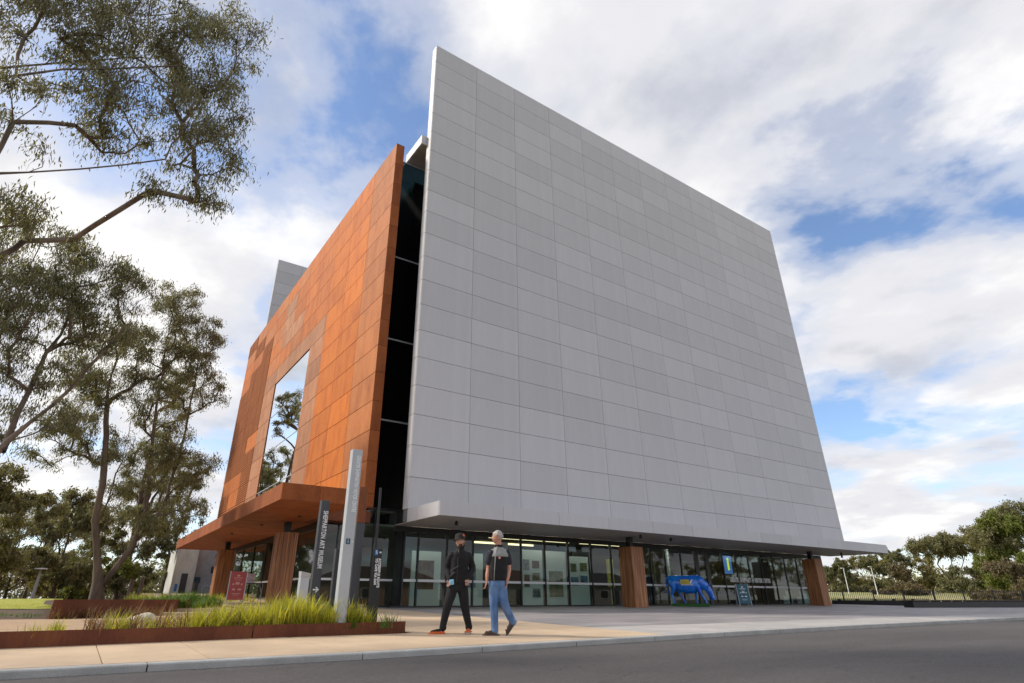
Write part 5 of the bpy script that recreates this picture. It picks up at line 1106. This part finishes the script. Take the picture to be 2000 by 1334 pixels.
MB().tube([(-0.058, -0.158, 0.91), (-0.055, -0.168, 1.0), (-0.050, -0.176, 1.10), (-0.042, -0.166, 1.2), (-0.034, -0.160, 1.31), (-0.022, -0.136, 1.40), (-0.005, -0.098, 1.46), (0.0, -0.088, 1.50)], 0.009, 6).build('vest_zip', GREYF, m2, True)
MB().tube([(0.045, -0.150, 1.295), (0.04, -0.166, 1.295)], 0.02, 10).build('badge', material('badge_red', (0.6, 0.25, 0.2), 0.5), m2)
blob('jeans', [('loft', [(0.0, 0, 0.76, 0.12, 0.11), (0.0, 0, 0.83, 0.165, 0.135), (0.0, 0, 0.94, 0.160, 0.13), (0.0, 0, 0.98, 0.15, 0.12)], Y2),
    ('tube', [(-0.058, -0.03, 0.86, 0.108), (-0.062, -0.045, 0.66, 0.092), (-0.060, -0.06, 0.48, 0.080), (-0.052, -0.04, 0.28, 0.070), (-0.046, -0.02, 0.12, 0.066), (-0.046, -0.02, 0.075, 0.070)]), ('tube', [(0.07, 0.03, 0.86, 0.108), (0.10, 0.0, 0.68, 0.092), (0.128, -0.02, 0.53, 0.080), (0.20, 0.04, 0.37, 0.072), (0.265, 0.09, 0.25, 0.066), (0.283, 0.104, 0.215, 0.070)])], DENIM, m2, 0.012, 4)
make_head(m2, (0.0, -0.012, 1.665), R(205), R(-2), SKIN2, hair=HAIRG)
hand(m2, (-0.19, -0.09, 0.90), (R(8), R(6), R(90)), SKIN2, 1, 0.5); hand(m2, (0.185, -0.03, 0.91), (R(6), R(4), R(95)), SKIN2, 1, 0.5)
shoe(m2, (-0.075, -0.035, 0.0), R(184), BROWNS, BROWNS, sandal=True)
s2 = shoe(m2, (0.285, 0.11, 0.135), R(190), BROWNS, BROWNS, sandal=True, pitch=R(52))

# ------------------------------------------------------------------ painted cow statue
CB = material('glossy_blue', (0.004, 0.11, 0.66), 0.2, coat=0.6, var2=(0.015, 0.24, 0.85), nscale=2.2); CG = material('statue_turf', (0.03, 0.12, 0.02), 0.9, var=0.3, nscale=20)
cow = tag(empty('cow_statue', (27.05, 21.9, gz(21.9)), math.atan2(-1.81, 1.45)), 'glossy blue painted cow statue grazing on a green base', 'statue')
B0 = 0.13
def legs(*ch): return [('tube', [(x, y, B0 + z, r_) for x, y, z, r_ in c]) for c in ch]
blob('body', [('spine', [(-1.0, B0 + 1.16, 0.10, 0.13), (-0.94, B0 + 1.12, 0.19, 0.23), (-0.75, B0 + 1.06, 0.27, 0.33), (-0.45, B0 + 0.98, 0.31, 0.40), (-0.1, B0 + 0.93, 0.35, 0.45), (0.25, B0 + 0.93, 0.34, 0.45), (0.52, B0 + 0.99, 0.28, 0.41), (0.72, B0 + 1.00, 0.20, 0.34), (0.80, B0 + 0.98, 0.15, 0.26)]),
    ('tube', [(0.60, 0, B0 + 1.06, 0.30), (0.80, 0, B0 + 0.92, 0.25), (0.93, 0, B0 + 0.80, 0.20), (1.00, 0, B0 + 0.72, 0.17)]), ('tube', [(1.00, 0, B0 + 0.76, 0.165), (1.08, 0, B0 + 0.58, 0.165), (1.17, 0, B0 + 0.36, 0.115), (1.20, 0, B0 + 0.26, 0.11)])]
    + legs([(-0.78, -0.16, 0.95, 0.19), (-0.72, -0.17, 0.72, 0.13), (-0.84, -0.17, 0.44, 0.062), (-0.76, -0.17, 0.14, 0.045), (-0.73, -0.17, 0.04, 0.06)], [(-0.70, 0.16, 0.95, 0.19), (-0.52, 0.17, 0.70, 0.12), (-0.42, 0.17, 0.44, 0.062), (-0.24, 0.17, 0.14, 0.045), (-0.18, 0.17, 0.04, 0.06)],
           [(0.48, -0.17, 0.85, 0.15), (0.58, -0.17, 0.62, 0.095), (0.68, -0.16, 0.40, 0.062), (0.84, -0.16, 0.13, 0.045), (0.88, -0.16, 0.04, 0.06)], [(0.40, 0.17, 0.85, 0.15), (0.40, 0.17, 0.62, 0.09), (0.38, 0.16, 0.40, 0.060), (0.38, 0.16, 0.13, 0.045), (0.41, 0.16, 0.04, 0.06)]), CB, cow, 0.024, 4)
MB().tube([(-1.0, 0, B0 + 1.28), (-1.08, 0, B0 + 1.05), (-1.04, 0, B0 + 0.7), (-1.0, 0, B0 + 0.5)], [0.04, 0.035, 0.03, 0.06], 8).build('tail', CB, cow, True)
for s in (-1, 1):
    skin('ear', {'a': (1.02, s * 0.12, B0 + 0.80, 0.03), 'b': (1.03, s * 0.24, B0 + 0.80, 0.05), 'c': (1.05, s * 0.32, B0 + 0.76, 0.02)}, [['a', 'b', 'c']], CB, cow, 1)
    MB().tube([(1.08, s * 0.08, B0 + 0.84), (1.13, s * 0.15, B0 + 0.93), (1.19, s * 0.15, B0 + 1.01)], [0.03, 0.022, 0.008], 8).build('horn', CB, cow, True)
MB().ball((-0.42, 0, B0 + 0.66), (0.16, 0.13, 0.12), 12, 8).build('udder', CB, cow, True)
MB().box(-0.88, 1.0, -0.36, 0.36, 0.0, B0).build('base', CG, cow)
yw = -0.362
MB().box(-0.32, 0.12, yw - 0.01, yw + 0.03, B0 + 0.93, B0 + 1.16).build('yellow_panel', M['yellow'], cow); MB().box(-0.30, 0.30, yw - 0.012, yw + 0.03, B0 + 0.885, B0 + 0.915).build('white_line', M['white'], cow)
MB().add([(0.14, yw - 0.012, B0 + 0.95), (0.20, yw - 0.012, B0 + 0.95), (0.25, yw - 0.012, B0 + 1.05), (0.32, yw - 0.012, B0 + 1.16), (0.24, yw - 0.012, B0 + 1.16), (0.17, yw - 0.012, B0 + 1.07)], [(0, 1, 2, 3, 4, 5)]).build('white_mark', M['white'], cow)
MB().box(-0.28, -0.02, yw - 0.014, yw - 0.009, B0 + 1.03, B0 + 1.05).box(-0.28, 0.06, yw - 0.014, yw - 0.009, B0 + 0.98, B0 + 0.995).build('dark_print', M['charcoal'], cow)
